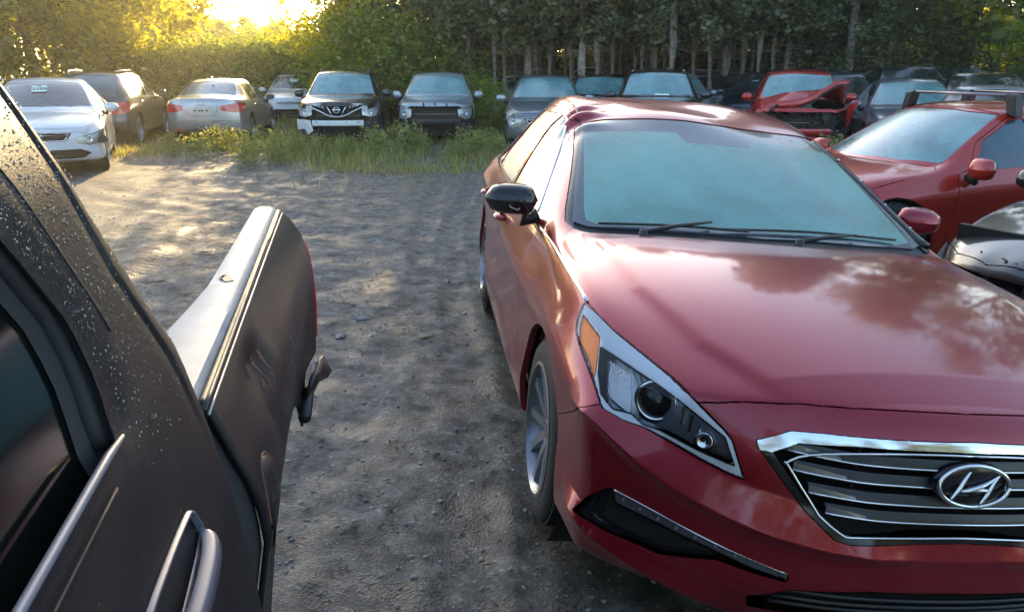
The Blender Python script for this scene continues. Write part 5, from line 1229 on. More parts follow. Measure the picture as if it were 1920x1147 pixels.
hsmp = lambda x0, x1, y0, y1: (lambda rr: (lambda h: (h[0], h[1]) if h[0] is not None else None)(hero_sh.hit((x0 + (x1 - x0) * rr.random(), y0 + (y1 - y0) * rr.random(), 3), (0, 0, -1))))
dew('dew_drops', 1500, hsmp(-.35, .45, -.93, -.66), .0005, .0016, hero_root, 7)
dew('dew_drops', 900, hsmp(-.3, .8, -.66, .4), .0006, .0018, hero_root, 8)
dew('dew_drops', 700, hsmp(-1.9, -1.3, -.64, -.5), .0006, .0018, hero_root, 9)
# ------------------------------------------------------------------ ground
GP = np.array(GROUND)
def hash_noise(x, y, s, seed=0):
    def h(i, j): 
        q = np.sin(i * 127.1 + j * 311.7 + seed * 74.7) * 43758.5453; return q - np.floor(q)
    x = x / s; y = y / s; i = np.floor(x); j = np.floor(y); fx = x - i; fy = y - j; fx = fx * fx * (3 - 2 * fx); fy = fy * fy * (3 - 2 * fy)
    return (h(i, j) * (1 - fx) + h(i + 1, j) * fx) * (1 - fy) + (h(i, j + 1) * (1 - fx) + h(i + 1, j + 1) * fx) * fy
def base_h(x, y):
    num = np.zeros_like(x); den = np.full_like(x, .02)
    for gx, gy, gz in GP:
        w_ = np.exp(-((x - gx) ** 2 + (y - gy) ** 2) / (2 * 1.1 ** 2)); num += w_ * gz; den += w_
    return num / den
RUTS = [(-.75, -.02, .12), (-.15, -.05, .10), (.02, .0, .09), (-2.3, -.12, .14), (-1.5, -.10, .12), (-3.4, .02, .16)]
def ground_h(x, y, fine=True):
    z = base_h(x, y)
    near = np.clip((16 - y) / 4, 0, 1) * np.clip((8 - abs(x)) / 3, 0, 1)
    for a, b, wd in RUTS:
        xc = a + b * y + .12 * np.sin(y * .7 + a * 3); d = (x - xc) / wd
        z += near * (-.013 * np.exp(-d ** 4) + .008 * (np.exp(-((d - 1.5) / .5) ** 2) + np.exp(-((d + 1.5) / .5) ** 2))) * (.5 + hash_noise(x, y, 1.1, 9))
        z += near * .0015 * np.exp(-d ** 4) * np.sin(y * 70 + x * 20) * (hash_noise(x, y, .8, 4) > .45)
    for a, b in ((-2.2, .62), (-1.4, .66)):      # tracks sweeping off to the left
        d = ((x - a) * b + (y - 7.8)) / .16; z += near * (-.012 * np.exp(-d ** 4) + .007 * np.exp(-((abs(d) - 1.5) / .5) ** 2)) * (x < 1.5)
    z += (hash_noise(x, y, .55, 1) - .5) * .003 * near + (hash_noise(x, y, .17, 2) - .5) * .003 * near
    if fine: z += (hash_noise(x, y, .06, 3) - .5) * .006 * near + np.maximum(0, hash_noise(x, y, .045, 5) - .78) * .03 * near
    return z
def axis(lo, hi, c0, c1, d0, grow=1.10):
    a = list(np.arange(c0, c1, d0)); s_ = d0; v = c1
    while v < hi: a.append(v); s_ *= grow; v += s_
    a.append(hi); s_ = d0; v = c0; b = []
    while v > lo: s_ *= grow; v -= s_; b.append(max(v, lo))
    return np.array(sorted(set(b)) + a)
gx = axis(-260, 260, -4.2, 2.2, .022, 1.05); gy = axis(-40, 320, .7, 7.5, .022, 1.035)
XX, YY = np.meshgrid(gx, gy, indexing='ij'); ZZ = ground_h(XX, YY)
nx_, ny_ = XX.shape; I = np.arange(nx_ * ny_).reshape(nx_, ny_)
FQ = np.stack([I[:-1, :-1].ravel(), I[1:, :-1].ravel(), I[1:, 1:].ravel(), I[:-1, 1:].ravel()], 1)
gm = mat('dirt', (.09, .08, .07), .9)
_b = gm.node_tree.nodes['Principled BSDF']
n1 = noise(gm, .55, 5); n2 = noise(gm, 7., 8, .7); n3 = noise(gm, 55., 4); n4 = noise(gm, 2.2, 6, .65)
c1 = ramp(gm, n2.outputs[0], [(.32, (.026, .025, .023)), (.43, (.080, .076, .070)), (.54, (.145, .138, .126)), (.70, (.28, .265, .24))])
dk = ramp(gm, n4.outputs[0], [(.36, (.34, .32, .30)), (.50, (.85, .83, .8)), (.64, (1.15, 1.12, 1.05))])
mx = N(gm, 'ShaderNodeMix', data_type='RGBA', blend_type='MULTIPLY'); mx.inputs[0].default_value = .85; L(gm, c1.outputs[0], mx.inputs[6]); L(gm, dk.outputs[0], mx.inputs[7])
vo = N(gm, 'ShaderNodeTexVoronoi', Scale=85.); tcg = N(gm, 'ShaderNodeTexCoord'); L(gm, tcg.outputs['Object'], vo.inputs['Vector'])
pb = ramp(gm, vo.outputs['Color'], [(.0, (.6, .6, .6)), (.82, (1., 1., 1.)), (.90, (1.9, 1.85, 1.75))])
mx2 = N(gm, 'ShaderNodeMix', data_type='RGBA', blend_type='MULTIPLY'); mx2.inputs[0].default_value = .8; L(gm, mx.outputs[2], mx2.inputs[6]); L(gm, pb.outputs[0], mx2.inputs[7]); L(gm, mx2.outputs[2], _b.inputs['Base Color'])
rr_ = ramp(gm, n4.outputs[0], [(.40, g3(.55)), (.58, g3(.95))]); L(gm, rr_.outputs[0], _b.inputs['Roughness'])
bm = N(gm, 'ShaderNodeBump', Strength=.6, Distance=.006); L(gm, n2.outputs[0], bm.inputs['Height'])
bm2 = N(gm, 'ShaderNodeBump', Strength=.6, Distance=.006); L(gm, vo.outputs['Distance'], bm2.inputs['Height']); L(gm, bm.outputs[0], bm2.inputs['Normal'])
bm3 = N(gm, 'ShaderNodeBump', Strength=.5, Distance=.004); L(gm, n3.outputs[0], bm3.inputs['Height']); L(gm, bm2.outputs[0], bm3.inputs['Normal']); L(gm, bm3.outputs[0], _b.inputs['Normal'])
gr = mk('ground', np.stack([XX.ravel(), YY.ravel(), ZZ.ravel()], 1), FQ, gm); gr['kind'] = 'structure'
def gz(x, y): return float(ground_h(np.array([x], float), np.array([y], float), False)[0])
# gravel and stones
def rock(rr, r, flat=.6):
    t = (1 + 5 ** .5) / 2
    V = [(-1, t, 0), (1, t, 0), (-1, -t, 0), (1, -t, 0), (0, -1, t), (0, 1, t), (0, -1, -t), (0, 1, -t), (t, 0, -1), (t, 0, 1), (-t, 0, -1), (-t, 0, 1)]
    F = [(0, 11, 5), (0, 5, 1), (0, 1, 7), (0, 7, 10), (0, 10, 11), (1, 5, 9), (5, 11, 4), (11, 10, 2), (10, 7, 6), (7, 1, 8), (3, 9, 4), (3, 4, 2), (3, 2, 6), (3, 6, 8), (3, 8, 9), (4, 9, 5), (2, 4, 11), (6, 2, 10), (8, 6, 7), (9, 8, 1)]
    sc = np.array([1, rr.uniform(.6, 1), flat * rr.uniform(.7, 1.1)]); a = rr.uniform(0, 6.28); ca, sa = math.cos(a), math.sin(a)
    out = []
    for v in V:
        q = np.array(v) / 1.9 * r * rr.uniform(.75, 1.2) * sc; out.append((q[0] * ca - q[1] * sa, q[0] * sa + q[1] * ca, q[2]))
    return out, F
M['stone'] = mat('stone', (.17, .165, .16), .85); _n = noise(M['stone'], 6., 5); _r = ramp(M['stone'], _n.outputs[0], [(.3, (.11, .10, .09)), (.7, (.38, .36, .33))]); L(M['stone'], _r.outputs[0], M['stone'].node_tree.nodes['Principled BSDF'].inputs['Base Color'])
rr = random.Random(11); m = MB()
for k in range(9000):
    y = 1.2 + 11.5 * rr.random() ** 1.5; x = rr.uniform(-4.2 - y * .15, 1.9) if rr.random() < .5 else rr.uniform(-1.6, 1.2)
    r = .003 + .011 * rr.random() ** 4; V, F = rock(rr, r); z = gz(x, y); m.add([(a + x, b + y, c + z + r * .2) for a, b, c in V], F)
g_ = m.build('gravel', M['stone'], None); tag(g_, 'loose grey gravel scattered over the dirt between the pickup and the maroon sedan', 'gravel', kind='stuff')
for (px, py, r, lb) in ((680, 594, .055, 'flat pale stone on the dirt beyond the pickup bed'), (637, 628, .045, 'small grey stone nearer to the pickup than the flat pale one'), (838, 520, .035, 'grey stone near the rear wheel of the maroon sedan'), (795, 438, .03, 'white pebble halfway to the grass strip'), (660, 380, .03, 'dark stone on the dirt in front of the grass'), (870, 578, .03, 'dark stone beside the sill of the maroon sedan'), (705, 745, .022, 'little stone on the dark dirt beside the front wheel'), (715, 1075, .014, 'tiny pale stone at the bottom between both vehicles')):
    p = atz(px, py, 0); V, F = rock(rr, r, .45); q = mk('stone', V, F, M['stone'], None, False); q.location = (p.x, p.y, gz(p.x, p.y) + r * .15); tag(q, lb, 'stone')
M['wood'] = mat('wood', (.22, .16, .10), .8); M['leafdead'] = mat('dead_leaf', (.085, .05, .03), .85)
for (px, py, ln, a, lb) in ((293, 530, .17, .6, 'short pale piece of wood lying left of the pickup bed'), (352, 551, .16, .1, 'thin stick nearly touching the pickup bed rail'), (385, 476, .14, 0, 'broken bark piece among the tyre tracks'), (205, 450, .10, .0, 'dark wood chip in the sunlit dirt'), (785, 343, .14, .5, 'reddish brown clump of dead leaf near the grass'), (818, 852, .04, 1.2, 'brown curled leaf beside the front wheel'), (665, 990, .03, .5, 'brown scrap on the dirt near the bottom'), (800, 630, .12, .3, 'twig lying across the dirt near the maroon sedan')):
    p = atz(px, py, 0); m = MB(); n_ = 5; P = [(ln * (i / 4 - .5), .01 * math.sin(i * 2.1 + a * 9), .008 + .004 * math.sin(i * 3)) for i in range(n_)]
    m.tube(P, [.004, .011, .013, .010, .003], 6, True, .5); q = m.build('wood_chip' if 'leaf' not in lb else 'dead_leaf', M['leafdead'] if ('leaf' in lb or 'scrap' in lb or 'bark' in lb) else M['wood'], None)
    q.location = (p.x, p.y, gz(p.x, p.y) + .004); q.rotation_euler = (0, 0, a); tag(q, lb, 'debris')
m = MB()
for k in range(4200):
    y = 1.3 + 9 * rr.random(); x = rr.uniform(-3.5, 1.4); a = rr.uniform(0, 3.14); ln = rr.uniform(.006, .03); z = gz(x, y) + .004; c, s_ = math.cos(a) * ln, math.sin(a) * ln
    m.add([(x - c, y - s_, z), (x + s_ * .18, y - c * .18, z + .003), (x + c, y + s_, z + .002), (x - s_ * .18, y + c * .18, z + .004)], [(0, 1, 2, 3)])
q = m.build('debris', M['leafdead'], None); tag(q, 'tiny brown leaf and bark scraps strewn over the dirt', 'debris', kind='stuff')
# ------------------------------------------------------------------ plants
def leafmat(name, a, b, trans=.5, scale=1.5):
    m = bpy.data.materials.new(name); m.use_nodes = True; t = m.node_tree; t.nodes.clear(); o = t.nodes.new('ShaderNodeOutputMaterial')
    d = t.nodes.new('ShaderNodeBsdfDiffuse'); tr = t.nodes.new('ShaderNodeBsdfTranslucent'); mx = t.nodes.new('ShaderNodeMixShader'); mx.inputs[0].default_value = trans
    gl = t.nodes.new('ShaderNodeBsdfGlossy'); gl.inputs['Roughness'].default_value = .45; mg = t.nodes.new('ShaderNodeMixShader'); mg.inputs[0].default_value = .05
    n = noise(m, scale, 3); r = ramp(m, n.outputs[0], [(.35, a), (.65, b)]); g = N(m, 'ShaderNodeNewGeometry')
    hs = N(m, 'ShaderNodeHueSaturation'); mr = N(m, 'ShaderNodeMapRange'); mr.inputs[3].default_value = .65; mr.inputs[4].default_value = 1.45
    L(m, g.outputs['Random Per Island'], mr.inputs[0]); L(m, mr.outputs[0], hs.inputs['Value']); L(m, r.outputs[0], hs.inputs['Color'])
    tc = N(m, 'ShaderNodeMix', data_type='RGBA', blend_type='MULTIPLY'); tc.inputs[0].default_value = 1; tc.inputs[7].default_value = (1.9, 1.6, .45, 1)
    L(m, hs.outputs[0], d.inputs[0]); L(m, hs.outputs[0], tc.inputs[6]); L(m, tc.outputs[2], tr.inputs[0])
    L(m, d.outputs[0], mx.inputs[1]); L(m, tr.outputs[0], mx.inputs[2]); L(m, mx.outputs[0], mg.inputs[1]); L(m, gl.outputs[0], mg.inputs[2]); L(m, mg.outputs[0], o.inputs[0]); return m
M['cedar'] = leafmat('cedar_leaf', (.06, .082, .035), (.14, .17, .075), .25)
M['maple'] = leafmat('maple_leaf', (.09, .14, .015), (.17, .20, .018), .6)
M['golden'] = leafmat('backlit_leaf', (.22, .27, .008), (.36, .33, .010), .72)  # yellow of the sun shining through is painted into the leaf colour
M['vine'] = leafmat('vine_leaf', (.10, .17, .02), (.22, .26, .03), .6, 3)
M['weed'] = leafmat('weed_leaf', (.13, .17, .05), (.28, .30, .12), .45, 3)
M['bark'] = mat('bark', (.15, .12, .10), .9); _n = noise(M['bark'], 9., 6); _r = ramp(M['bark'], _n.outputs[0], [(.3, (.14, .11, .09)), (.7, (.36, .31, .26))]); L(M['bark'], _r.outputs[0], M['bark'].node_tree.nodes['Principled BSDF'].inputs['Base Color'])
def leaves(P, size, rng_, upbias=.3, aspect=.6, fold=True):
    "P centres (n,3) -> leaf shaped quads with random directions"
    n = len(P); a = rng_.normal(size=(n, 3)); a[:, 2] *= .6; a /= np.linalg.norm(a, axis=1)[:, None]
    b = rng_.normal(size=(n, 3)); b -= (a * b).sum(1)[:, None] * a; b /= np.linalg.norm(b, axis=1)[:, None]
    s = (size * rng_.uniform(.6, 1.3, n))[:, None]; c = np.cross(a, b)
    V = np.stack([P - a * s, P + b * s * aspect - a * s * .1 + c * s * .15, P + a * s, P - b * s * aspect + a * s * .1 + c * s * .15], 1).reshape(-1, 3)
    return V, np.arange(n * 4).reshape(n, 4)
def crown_pts(rng_, n, shape, clumps, spread):
    "leaf centres gathered in clumps through a crown volume"
    C_ = []
    while len(C_) < clumps:
        p = rng_.uniform(-1, 1, 3); r = shape(p)
        if r is not None: C_.append(r)
    C_ = np.array(C_); k = rng_.integers(0, clumps, n); sz = rng_.uniform(.5, 1.3, clumps)[k][:, None]
    return C_[k] + rng_.normal(size=(n, 3)) * spread * sz
def cedar_crown(seed, z0=2.4, z1=12., r=1.75, n=9000, size=.085):
    g = np.random.default_rng(seed)
    def sh_(p):
        f = (p[2] + 1) / 2; z = z0 + (z1 - z0) * f ** 1.3; rr_ = r * (1 - .75 * f ** 1.5) * (.65 + .35 * min(1, f * 8)); d = math.hypot(p[0], p[1])
        if d > 1 or d < .45: return None
        return (p[0] * rr_, p[1] * rr_, z - .35 * d * d * rr_ + .3 * math.sin(p[0] * 7 + seed))
    P = crown_pts(g, n, sh_, 240, np.array([.16, .16, .20])); V, F = leaves(P, size, g)
    return V, F
def round_crown(seed, z0, z1, r, n, size, clumps=160, hollow=.3, spread=.3):
    g = np.random.default_rng(seed)
    def sh_(p):
        d = np.linalg.norm(p)
        if d > 1 or d < hollow: return None
        lump = 1 + .18 * math.sin(p[0] * 5 + seed) * math.cos(p[1] * 4 + p[2] * 3 + seed)
        return (p[0] * r * lump, p[1] * r * lump, (z0 + z1) / 2 + p[2] * (z1 - z0) / 2 * lump)
    P = crown_pts(g, n, sh_, clumps, spread); return leaves(P, size, g)
def trunk(h, r, seed, lean=.03, limbs=0, top=.35, lz=(.3, .9), ll=1.2, dead=0):
    rr = random.Random(seed); m = MB(); P = [Vector((lean * h * (i / 7) ** 1.3 * math.cos(seed) + .03 * math.sin(i * 2 + seed), lean * h * (i / 7) * math.sin(seed), h * i / 7 - .15)) for i in range(8)]
    m.tube(P, [r * 1.25] + [r * (1 - (1 - top) * i / 7) for i in range(1, 8)], 9)
    for k in range(limbs + dead):
        f = rr.uniform(*lz) if k < limbs else rr.uniform(.10, .30); a = rr.uniform(0, 6.28); i = min(6, int(f * 7)); b = P[i].lerp(P[i + 1], f * 7 - i); l_ = ll * rr.uniform(.6, 1.2)
        q = [b, b + Vector((math.cos(a) * l_ * .4, math.sin(a) * l_ * .4, l_ * (.30 if k < limbs else .0))), b + Vector((math.cos(a + .2) * l_, math.sin(a + .2) * l_, l_ * (.8 if k < limbs else -.10)))]
        w_ = r * (.4 if k < limbs else .12); m.tube([tuple(v) for v in crv([tuple(v) for v in q], 3)], [w_, w_ * .9, w_ * .8, w_ * .65, w_ * .5, w_ * .35, w_ * .2], 5)
    return m
TREES = {}
def tree(kind, x, y, label, cat='tree', group=None, rot=None, sc=1., name=None, zoff=0.):
    cm, tm, cmat, nm = TREES[kind]
    e = empty(name or nm, (x, y, gz(x, y) + zoff), (0, 0, random.uniform(0, 6.28) if rot is None else rot)); e.scale = (sc, sc, sc)
    tag(e, label, cat, group)
    for n_, me in (('crown', cm), ('trunk', tm)):
        if me is None: continue
        q = bpy.data.objects.new(n_, me); C.objects.link(q); q.parent = e
    return e
def deftree(kind, crown, tm, cmat, nm):
    V, F = crown; c = mk('crown', V, F, cmat, None, False); cmesh = c.data; bpy.data.objects.remove(c)
    tmesh = None
    if tm is not None: o = tm.build('trunk', M['bark'], None, True); tmesh = o.data; bpy.data.objects.remove(o)
    TREES[kind] = (cmesh, tmesh, cmat, nm)
for k in range(4): deftree(('cedar', k), cedar_crown(20 + k, 3.1 + .30 * (k % 3), 6.9 + k * .3, 1.6 + .15 * k), trunk(8, .10 + .012 * k, 20 + k, .012, 0, .4, dead=7), M['cedar'], 'cedar_tree')
for k in range(3): deftree(('pole', k), cedar_crown(40 + k, 4.2 + .4 * k, 7.2, 1.1, 3000, .085), trunk(7, .045 + .014 * k, 40 + k, .02, 0, .5, dead=5, ll=.8), M['cedar'], 'cedar_tree')
deftree('cedarlow', cedar_crown(60, .5, 11., 1.9, 20000, .055), trunk(9, .13, 60, .02), M['cedar'], 'cedar_tree')
deftree('cedarbig', cedar_crown(61, .5, 14.5, 2.7, 30000, .07), trunk(12, .17, 61, .02), M['cedar'], 'cedar_tree')
deftree('maple', round_crown(70, .6, 9.5, 3.6, 30000, .095, 150, .55, .34), trunk(7, .18, 70, .03, 7, .3, ll=2.6), M['golden'], 'maple_tree')
deftree('maple2', round_crown(71, .3, 8.5, 3.0, 20000, .09, 120, .5, .32), trunk(6.5, .15, 71, .03, 7, .3, ll=2.3), M['maple'], 'maple_tree')
deftree('sparse', round_crown(72, 1.0, 9.0, 2.9, 5600, .075, 85, .3, .23), trunk(7.5, .13, 72, .02, 14, .25, (.15, .95), 2.0), M['golden'], 'ash_tree')
deftree('far', round_crown(73, .5, 6.6, 3.2, 11000, .15, 70, .6, .42), trunk(4.5, .2, 73, .02, 5, .3, ll=2), M['golden'], 'far_tree')
deftree('far2', round_crown(74, .5, 8.6, 3.0, 11000, .15, 70, .6, .42), trunk(6, .2, 74, .02, 5, .3, ll=2), M['maple'], 'far_tree')
deftree('bush', round_crown(75, -.3, 2.3, 1.6, 7000, .06, 110, .5, .20), None, M['vine'], 'vine_bush')
deftree('bush2', round_crown(76, -.3, 3.4, 1.7, 8000, .065, 120, .5, .24), None, M['vine'], 'shrub')
def pt(px, Y): return (ray(px, 129).x / ray(px, 129).y) * Y
# cedars: trunks one can count from px 925 to 1480, then the denser dark ones to the right
rr = random.Random(5)
front = [926, 945, 990, 1006, 1031, 1070, 1090, 1120, 1150, 1203, 1224, 1260, 1300, 1330, 1358, 1392, 1420, 1450, 1475]
INFRONT = [(-200, 'white sedan with the number sheet'), (130, 'charcoal compact SUV'), (340, 'silver sedan'), (530, 'small white sedan'), (630, 'black SUV with white beam'), (810, 'bumperless silver crossover'), (955, 'white hatchback'), (1025, 'grey sedan with clear glass'), (1120, 'black wagon'), (1240, 'tall black crossover'), (1352, 'dark grey crossover'), (1412, 'dark blue hatchback'), (1512, 'wrecked red SUV'), (1610, 'dark SUV beside the wreck'), (1735, 'grey sedan at the right'), (1880, 'black sedan under the trees')]
SEEN = {}
def behind(kind, px, what):
    n = min(INFRONT, key=lambda q: abs(q[0] - px))[1]; k = SEEN.get((kind, n), 0); SEEN[(kind, n)] = k + 1
    return '%s %s the %s' % (kind, what, n) if k == 0 else '%s %s the %s, %s' % (kind, what, n, ['farther right', 'farther right again', 'rightmost there', 'squeezed in last', 'half hidden'][min(k - 1, 4)])
wd = ['thick', 'slim', 'leaning', 'straight', 'knotty', 'bare', 'pale']
for i, px in enumerate(front):
    Y = 21.8 + rr.uniform(-.6, 1.2) + (1.0 if px > 1280 else 0)
    tree(('cedar', i % 4), pt(px, Y), Y, 'leftmost tall cedar of the row, its thin trunk leaning' if i == 0 else behind('tall %s cedar' % wd[i % 7], px, 'in the front row above'), group='cedars in a dense row behind the cars')
for i in range(30):
    px = 915 + i * 19.5 + rr.uniform(-8, 8); Y = 23.5 + rr.uniform(0, 3.5)
    tree(('pole', i % 3), pt(px, Y), Y, 'thin bare cedar pole standing in the shade behind the front trunks', group='thin cedars in the second row')
for i in range(17):
    px = 930 + i * 36 + rr.uniform(-12, 12); Y = 28.5 + rr.uniform(0, 3)
    tree(('cedar', i % 4), pt(px, Y), Y, 'dark cedar deep inside the wood behind the trunks', group='cedars deep in the wood', sc=1.05)
for i, (px, Y, k) in enumerate(((1590, 22, 'cedarlow'), (1640, 23.5, 'cedarlow'), (1665, 22.5, 'cedarlow'), (1560, 25, 'cedarlow'), (1610, 26.5, 'cedarbig'), (1655, 28, 'cedarbig'), (1540, 28.5, 'cedarbig'))):
    tree(k, pt(px, Y), Y, behind('dark cedar', px, 'with low branches hanging behind'), group='low branched cedars on the right', zoff=.3, sc=1.0)
for px, Y, lb in ((880, 22.5, 'cedar with hanging green boughs left of the bare trunks'), (845, 23.5, 'cedar with dense green boughs behind the silver crossover'), (800, 24.5, 'dark evergreen between the golden tree and the trunks')):
    tree('cedarlow' if px < 870 else ('cedar', 1), pt(px, Y), Y, lb)
for px, Y, k, lb, sc in ((2160, 17, 'maple2', 'tall leafy tree whose boughs enter at the right frame side', 1.35), (1858, 26, 'maple2', 'broad tree at the right with yellow glints in its lower leaves', .8), (1925, 22, 'cedarbig', 'dark tree standing at the right frame side', .9), (1800, 36, 'sparse', 'thin leafy tree with sky showing through beside the dark house', .9), (1760, 33, 'far', 'small yellow leaved tree in front of the dark house', .55)):
    tree(k, pt(px, Y), Y, lb, sc=sc)
for px, Y, k, lb, sc in ((60, 24, 'maple', 'big golden backlit maple at the far left', 1.05), (-90, 22, 'maple2', 'dark green maple left of the golden one', 1.1), (195, 27, 'maple', 'golden backlit maple whose boughs hang over the black SUV', .95),
    (665, 24, 'sparse', 'open leafy ash with bright sky between its branches', .9), (740, 25, 'sparse', 'slender ash just left of the evergreens', 1.0), (615, 27, 'sparse', 'small thin ash next to the white gable', .62),
    (765, 27, 'maple2', 'dense green tree behind the open ash trees', .9), (790, 27.5, 'maple2', 'green tree tangled into the evergreens', .9)):
    tree(k, pt(px, Y), Y, lb, sc=sc)
for i, (px, Y, k, sc) in enumerate(((250, 44, 'far', .95), (300, 50, 'far2', .72), (350, 46, 'far', .74), (400, 52, 'far2', .52), (445, 46, 'far', .62), (490, 50, 'far', .68), (530, 56, 'far2', .55), (575, 60, 'far2', .50), (330, 62, 'far2', .9), (440, 66, 'far2', .62), (230, 60, 'far2', 1.1), (530, 70, 'far2', .6))):
    tree(k, pt(px, Y), Y, behind('hazy yellow green tree', px, 'far away over'), group='hazy trees far beyond the hedge', sc=sc)
for i in range(14):
    px = 225 + i * 29; Y = 27.5 + rr.uniform(-1, 1)
    tree('bush', pt(px, Y), Y, behind('sunlit vine covered bush' if i % 2 else 'low sunlit vine covered bush', px, 'of the hedge beyond'), 'bush', 'vine covered bushes in the hedge', sc=1.0 + .012 * i)
for i, (px, Y, sc) in enumerate(((612, 27, 1.0), (650, 26.5, 1.1), (690, 23, 1.), (735, 22.5, .95), (780, 23, .9), (830, 22.8, .8), (905, 19.5, .45), (925, 18.8, .35))):
    tree('bush2', pt(px, Y), Y, behind('green vine covered shrub', px, 'right behind'), 'shrub', 'vine covered shrubs', sc=sc)
for i in range(16):
    px = 860 + i * 48 + rr.uniform(-14, 14); Y = 34 + rr.uniform(0, 4)
    tree('cedarlow', pt(px, Y), Y, 'dark evergreen closing off the back of the wood', group='evergreens at the back of the wood', sc=.88, zoff=.0)
for i in range(13):
    px = 900 + i * 44 + rr.uniform(-10, 10); Y = 31.5 + rr.uniform(0, 2)
    tree('bush2', pt(px, Y), Y, 'dark shrub in the undergrowth deep in the wood', 'shrub', 'undergrowth shrubs deep in the wood', sc=1.15)
for i in range(11):  # unseen tree row, added to darken the car fronts that face the camera
    x = -15 + i * 3.1 + rr.uniform(-.8, .8); y = -12.5 + rr.uniform(-1.5, 1.5)
    tree('cedarlow' if i % 3 else 'maple2', x, y, 'unseen tree added behind the viewer to darken the car fronts', group='unseen trees added behind the viewer', sc=1.0)
# posts along the hedge, buildings glimpsed through the trees
for px, lb in ((395, 'grey fence post sticking out of the vines behind the silver sedan'), (422, 'second fence post among the sunlit vines'), (350, 'short fence post half swallowed by vines')):
    m = MB(); m.box((0, 0, .95), (.09, .09, 1.9), None, .01); q = m.build('fence_post', M['wood'], None); q.location = (pt(px, 26.2), 26.2, 0); tag(q, lb, 'fence post')
for px, lb in ((1724, 'thin grey post standing beside the big black SUV'), (1812, 'thin post rising behind the big black SUV roof')):
    m = MB(); m.tube([(0, 0, 0), (0, 0, 2.45)], .05, 6); q = m.build('fence_post', M['wood'], None); q.location = (pt(px, 23), 23, 0); tag(q, lb, 'fence post')
def house(name, label, px, Y, w_, d_, h, rh, wallm, roofm, yaw=0.):
    e = empty(name, (pt(px, Y), Y, 0), (0, 0, yaw)); tag(e, label, 'building')
    m = MB(); m.prism([(-w_ / 2, 0), (w_ / 2, 0), (w_ / 2, h), (0, h + rh), (-w_ / 2, h)], 1, -d_ / 2, d_ / 2); m.build('wall', wallm, e)
    for s_ in (1, -1):
        m = MB(); m.prism([(s_ * (w_ / 2 + .35), h - .22), (0, h + rh + .04), (0, h + rh + .16), (s_ * (w_ / 2 + .35), h - .08)], 1, -d_ / 2 - .3, d_ / 2 + .3); m.build('roof', roofm, e)
    for x in (-w_ * .25, w_ * .25):
        m = MB(); m.box((x, -d_ / 2 - .03, h * .6), (.9, .06, .9)); wn = m.build('window', M['white_plastic'], e); m = MB(); m.box((x, -d_ / 2 - .065, h * .6), (.75, .02, .75)); m.build('pane', M['glass_dark'], wn)
    return e
M['siding'] = mat('white_siding', (.62, .62, .60), .6); M['shingle'] = mat('shingle', (.07, .07, .085), .85); M['darkwall'] = mat('dark_wall', (.05, .05, .06), .8)
house('shed', 'white gabled shed showing between the hazy trees and the ash', 552, 38, 4.6, 5, 1.9, .95, M['siding'], M['shingle'], .2)
house('house', 'dark roofed house behind the trees on the right', 1800, 42, 9, 8, 2.6, 2.0, M['darkwall'], M['shingle'], -.3)
# pale lattice fence behind the trunks
e = empty('lattice_fence', (pt(1350, 32), 32, 0)); tag(e, 'pale weathered lattice fence glimpsed between the cedar trunks', 'fence')
for k in range(7):
    m = MB(); m.box((0, 0, .22 + k * .33), (5.0, .03, .17)); q = m.build('rail', M['stone'], e)
for k in range(12):
    m = MB(); m.box((-2.5 + k * .45, -.04, 1.15), (.10, .04, 2.35)); m.build('board', M['stone'], e)
# low grass, weeds and taller plants between the dirt and the parked cars
def blades(name, n, region, hmin, hmax, wdt, mt, label, seed):
    g = np.random.default_rng(seed); X = []; 
    P = region(g, n); n = len(P); h = g.uniform(hmin, hmax, n) * (1 + .6 * (hash_noise(P[:, 0], P[:, 1], .9, seed) > .6)); a = g.uniform(0, 6.28, n); le = g.uniform(.1, .7, n) * h; b = g.uniform(0, 6.28, n)
    z = base_h(P[:, 0], P[:, 1]) - .01; u = np.stack([np.cos(a), np.sin(a), 0 * a], 1) * (wdt * g.uniform(.6, 1.4, n))[:, None]; ln = np.stack([np.cos(b) * le, np.sin(b) * le, 0 * b], 1)
    B = np.stack([P[:, 0], P[:, 1], z], 1); up = np.stack([0 * h, 0 * h, h], 1)
    V = np.stack([B - u, B + u, B + u * .8 + ln * .35 + up * .6, B - u * .8 + ln * .35 + up * .6, B + ln + up + u * .1, B + ln + up - u * .1], 1).reshape(-1, 3)
    k = np.arange(n)[:, None] * 6; F = np.concatenate([k + np.array([[0, 1, 2, 3]]), k + np.array([[3, 2, 4, 5]])]); 
    o = mk(name, V, F, mt, None, False); tag(o, label, name, kind='stuff'); return o
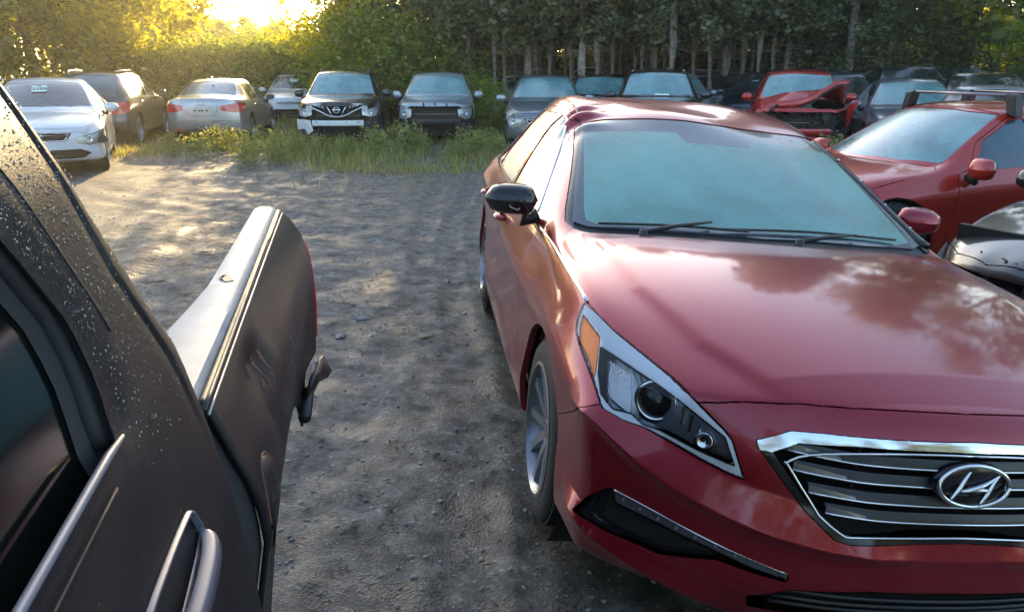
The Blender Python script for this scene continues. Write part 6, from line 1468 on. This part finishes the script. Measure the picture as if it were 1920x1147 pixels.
def reg(g, n):
    x = g.uniform(-13, 12, n); y = g.uniform(9.5, 27, n)
    edge = 12.0 + 1.1 * np.sin(x * .9) + .8 * hash_noise(x, y * 0, 1.3, 8) + np.where(x < -4.6, 1.2, 0) + np.where(x > 1, .8, 0)
    dn = np.clip((y - edge) / 1.3, 0, 1) * (.25 + .75 * (hash_noise(x, y, .8, 6) > .36)) + .05 * (y > edge - 1.2)
    k = g.random(n) < dn; return np.stack([x[k], y[k]], 1)
blades('grass', 90000, reg, .03, .12, .007, M['weed'], 'ragged green and yellow grass growing between the dirt and the parked cars', 1)
M['straw'] = leafmat('straw', (.22, .19, .10), (.36, .31, .16), .4, 3)
blades('dry_grass', 60000, reg, .03, .12, .006, M['straw'], 'dry straw coloured grass stems mixed into the green strip', 6)
def reg2(g, n):
    p = reg(g, n); k = (p[:, 1] > 12) & (hash_noise(p[:, 0], p[:, 1], 1.2, 12) > .45); return p[k]
blades('weeds', 30000, reg2, .10, .30, .009, M['weed'], 'taller weeds around the wheels of the parked cars', 2)
deftree('weed', round_crown(80, .05, .55, .30, 700, .028, 40, .1, .07), None, M['weed'], 'weed_plant')
rr = random.Random(8)
spots = [(505, 13.8), (470, 14.2), (430, 15.), (395, 14.8), (540, 15.2), (350, 14.2), (760, 15.6), (785, 15.4), (880, 15.2), (900, 15.8), (930, 14.8), (520, 16.), (640, 14.6), (700, 14.9), (855, 14.6), (585, 14.9), (300, 14.6), (450, 13.2), (1605, 13.2), (1590, 12.6), (1572, 12.9), (1400, 14.0), (1370, 15)]
for px, Y in spots: tree('weed', pt(px, Y), Y, behind('bushy weed', px, 'at the foot of'), 'weed', 'bushy weeds at the foot of the parked cars', sc=rr.uniform(.7, 1.15))
hz = MB(); hz.box((0, 35, 14), (200, 110, 34)); h_ = hz.build('haze', None, None); h_['kind'] = 'stuff'; h_['label'] = 'thin warm morning haze hanging over the lot and trees'; h_['category'] = 'haze'
hm = bpy.data.materials.new('haze'); hm.use_nodes = True; hm.node_tree.nodes.clear(); ho = hm.node_tree.nodes.new('ShaderNodeOutputMaterial'); hv = hm.node_tree.nodes.new('ShaderNodeVolumePrincipled')
hv.inputs['Density'].default_value = .0015; hv.inputs['Anisotropy'].default_value = .6; hv.inputs['Color'].default_value = (.96, .93, .80, 1); hm.node_tree.links.new(hv.outputs[0], ho.inputs['Volume']); h_.data.materials.append(hm)
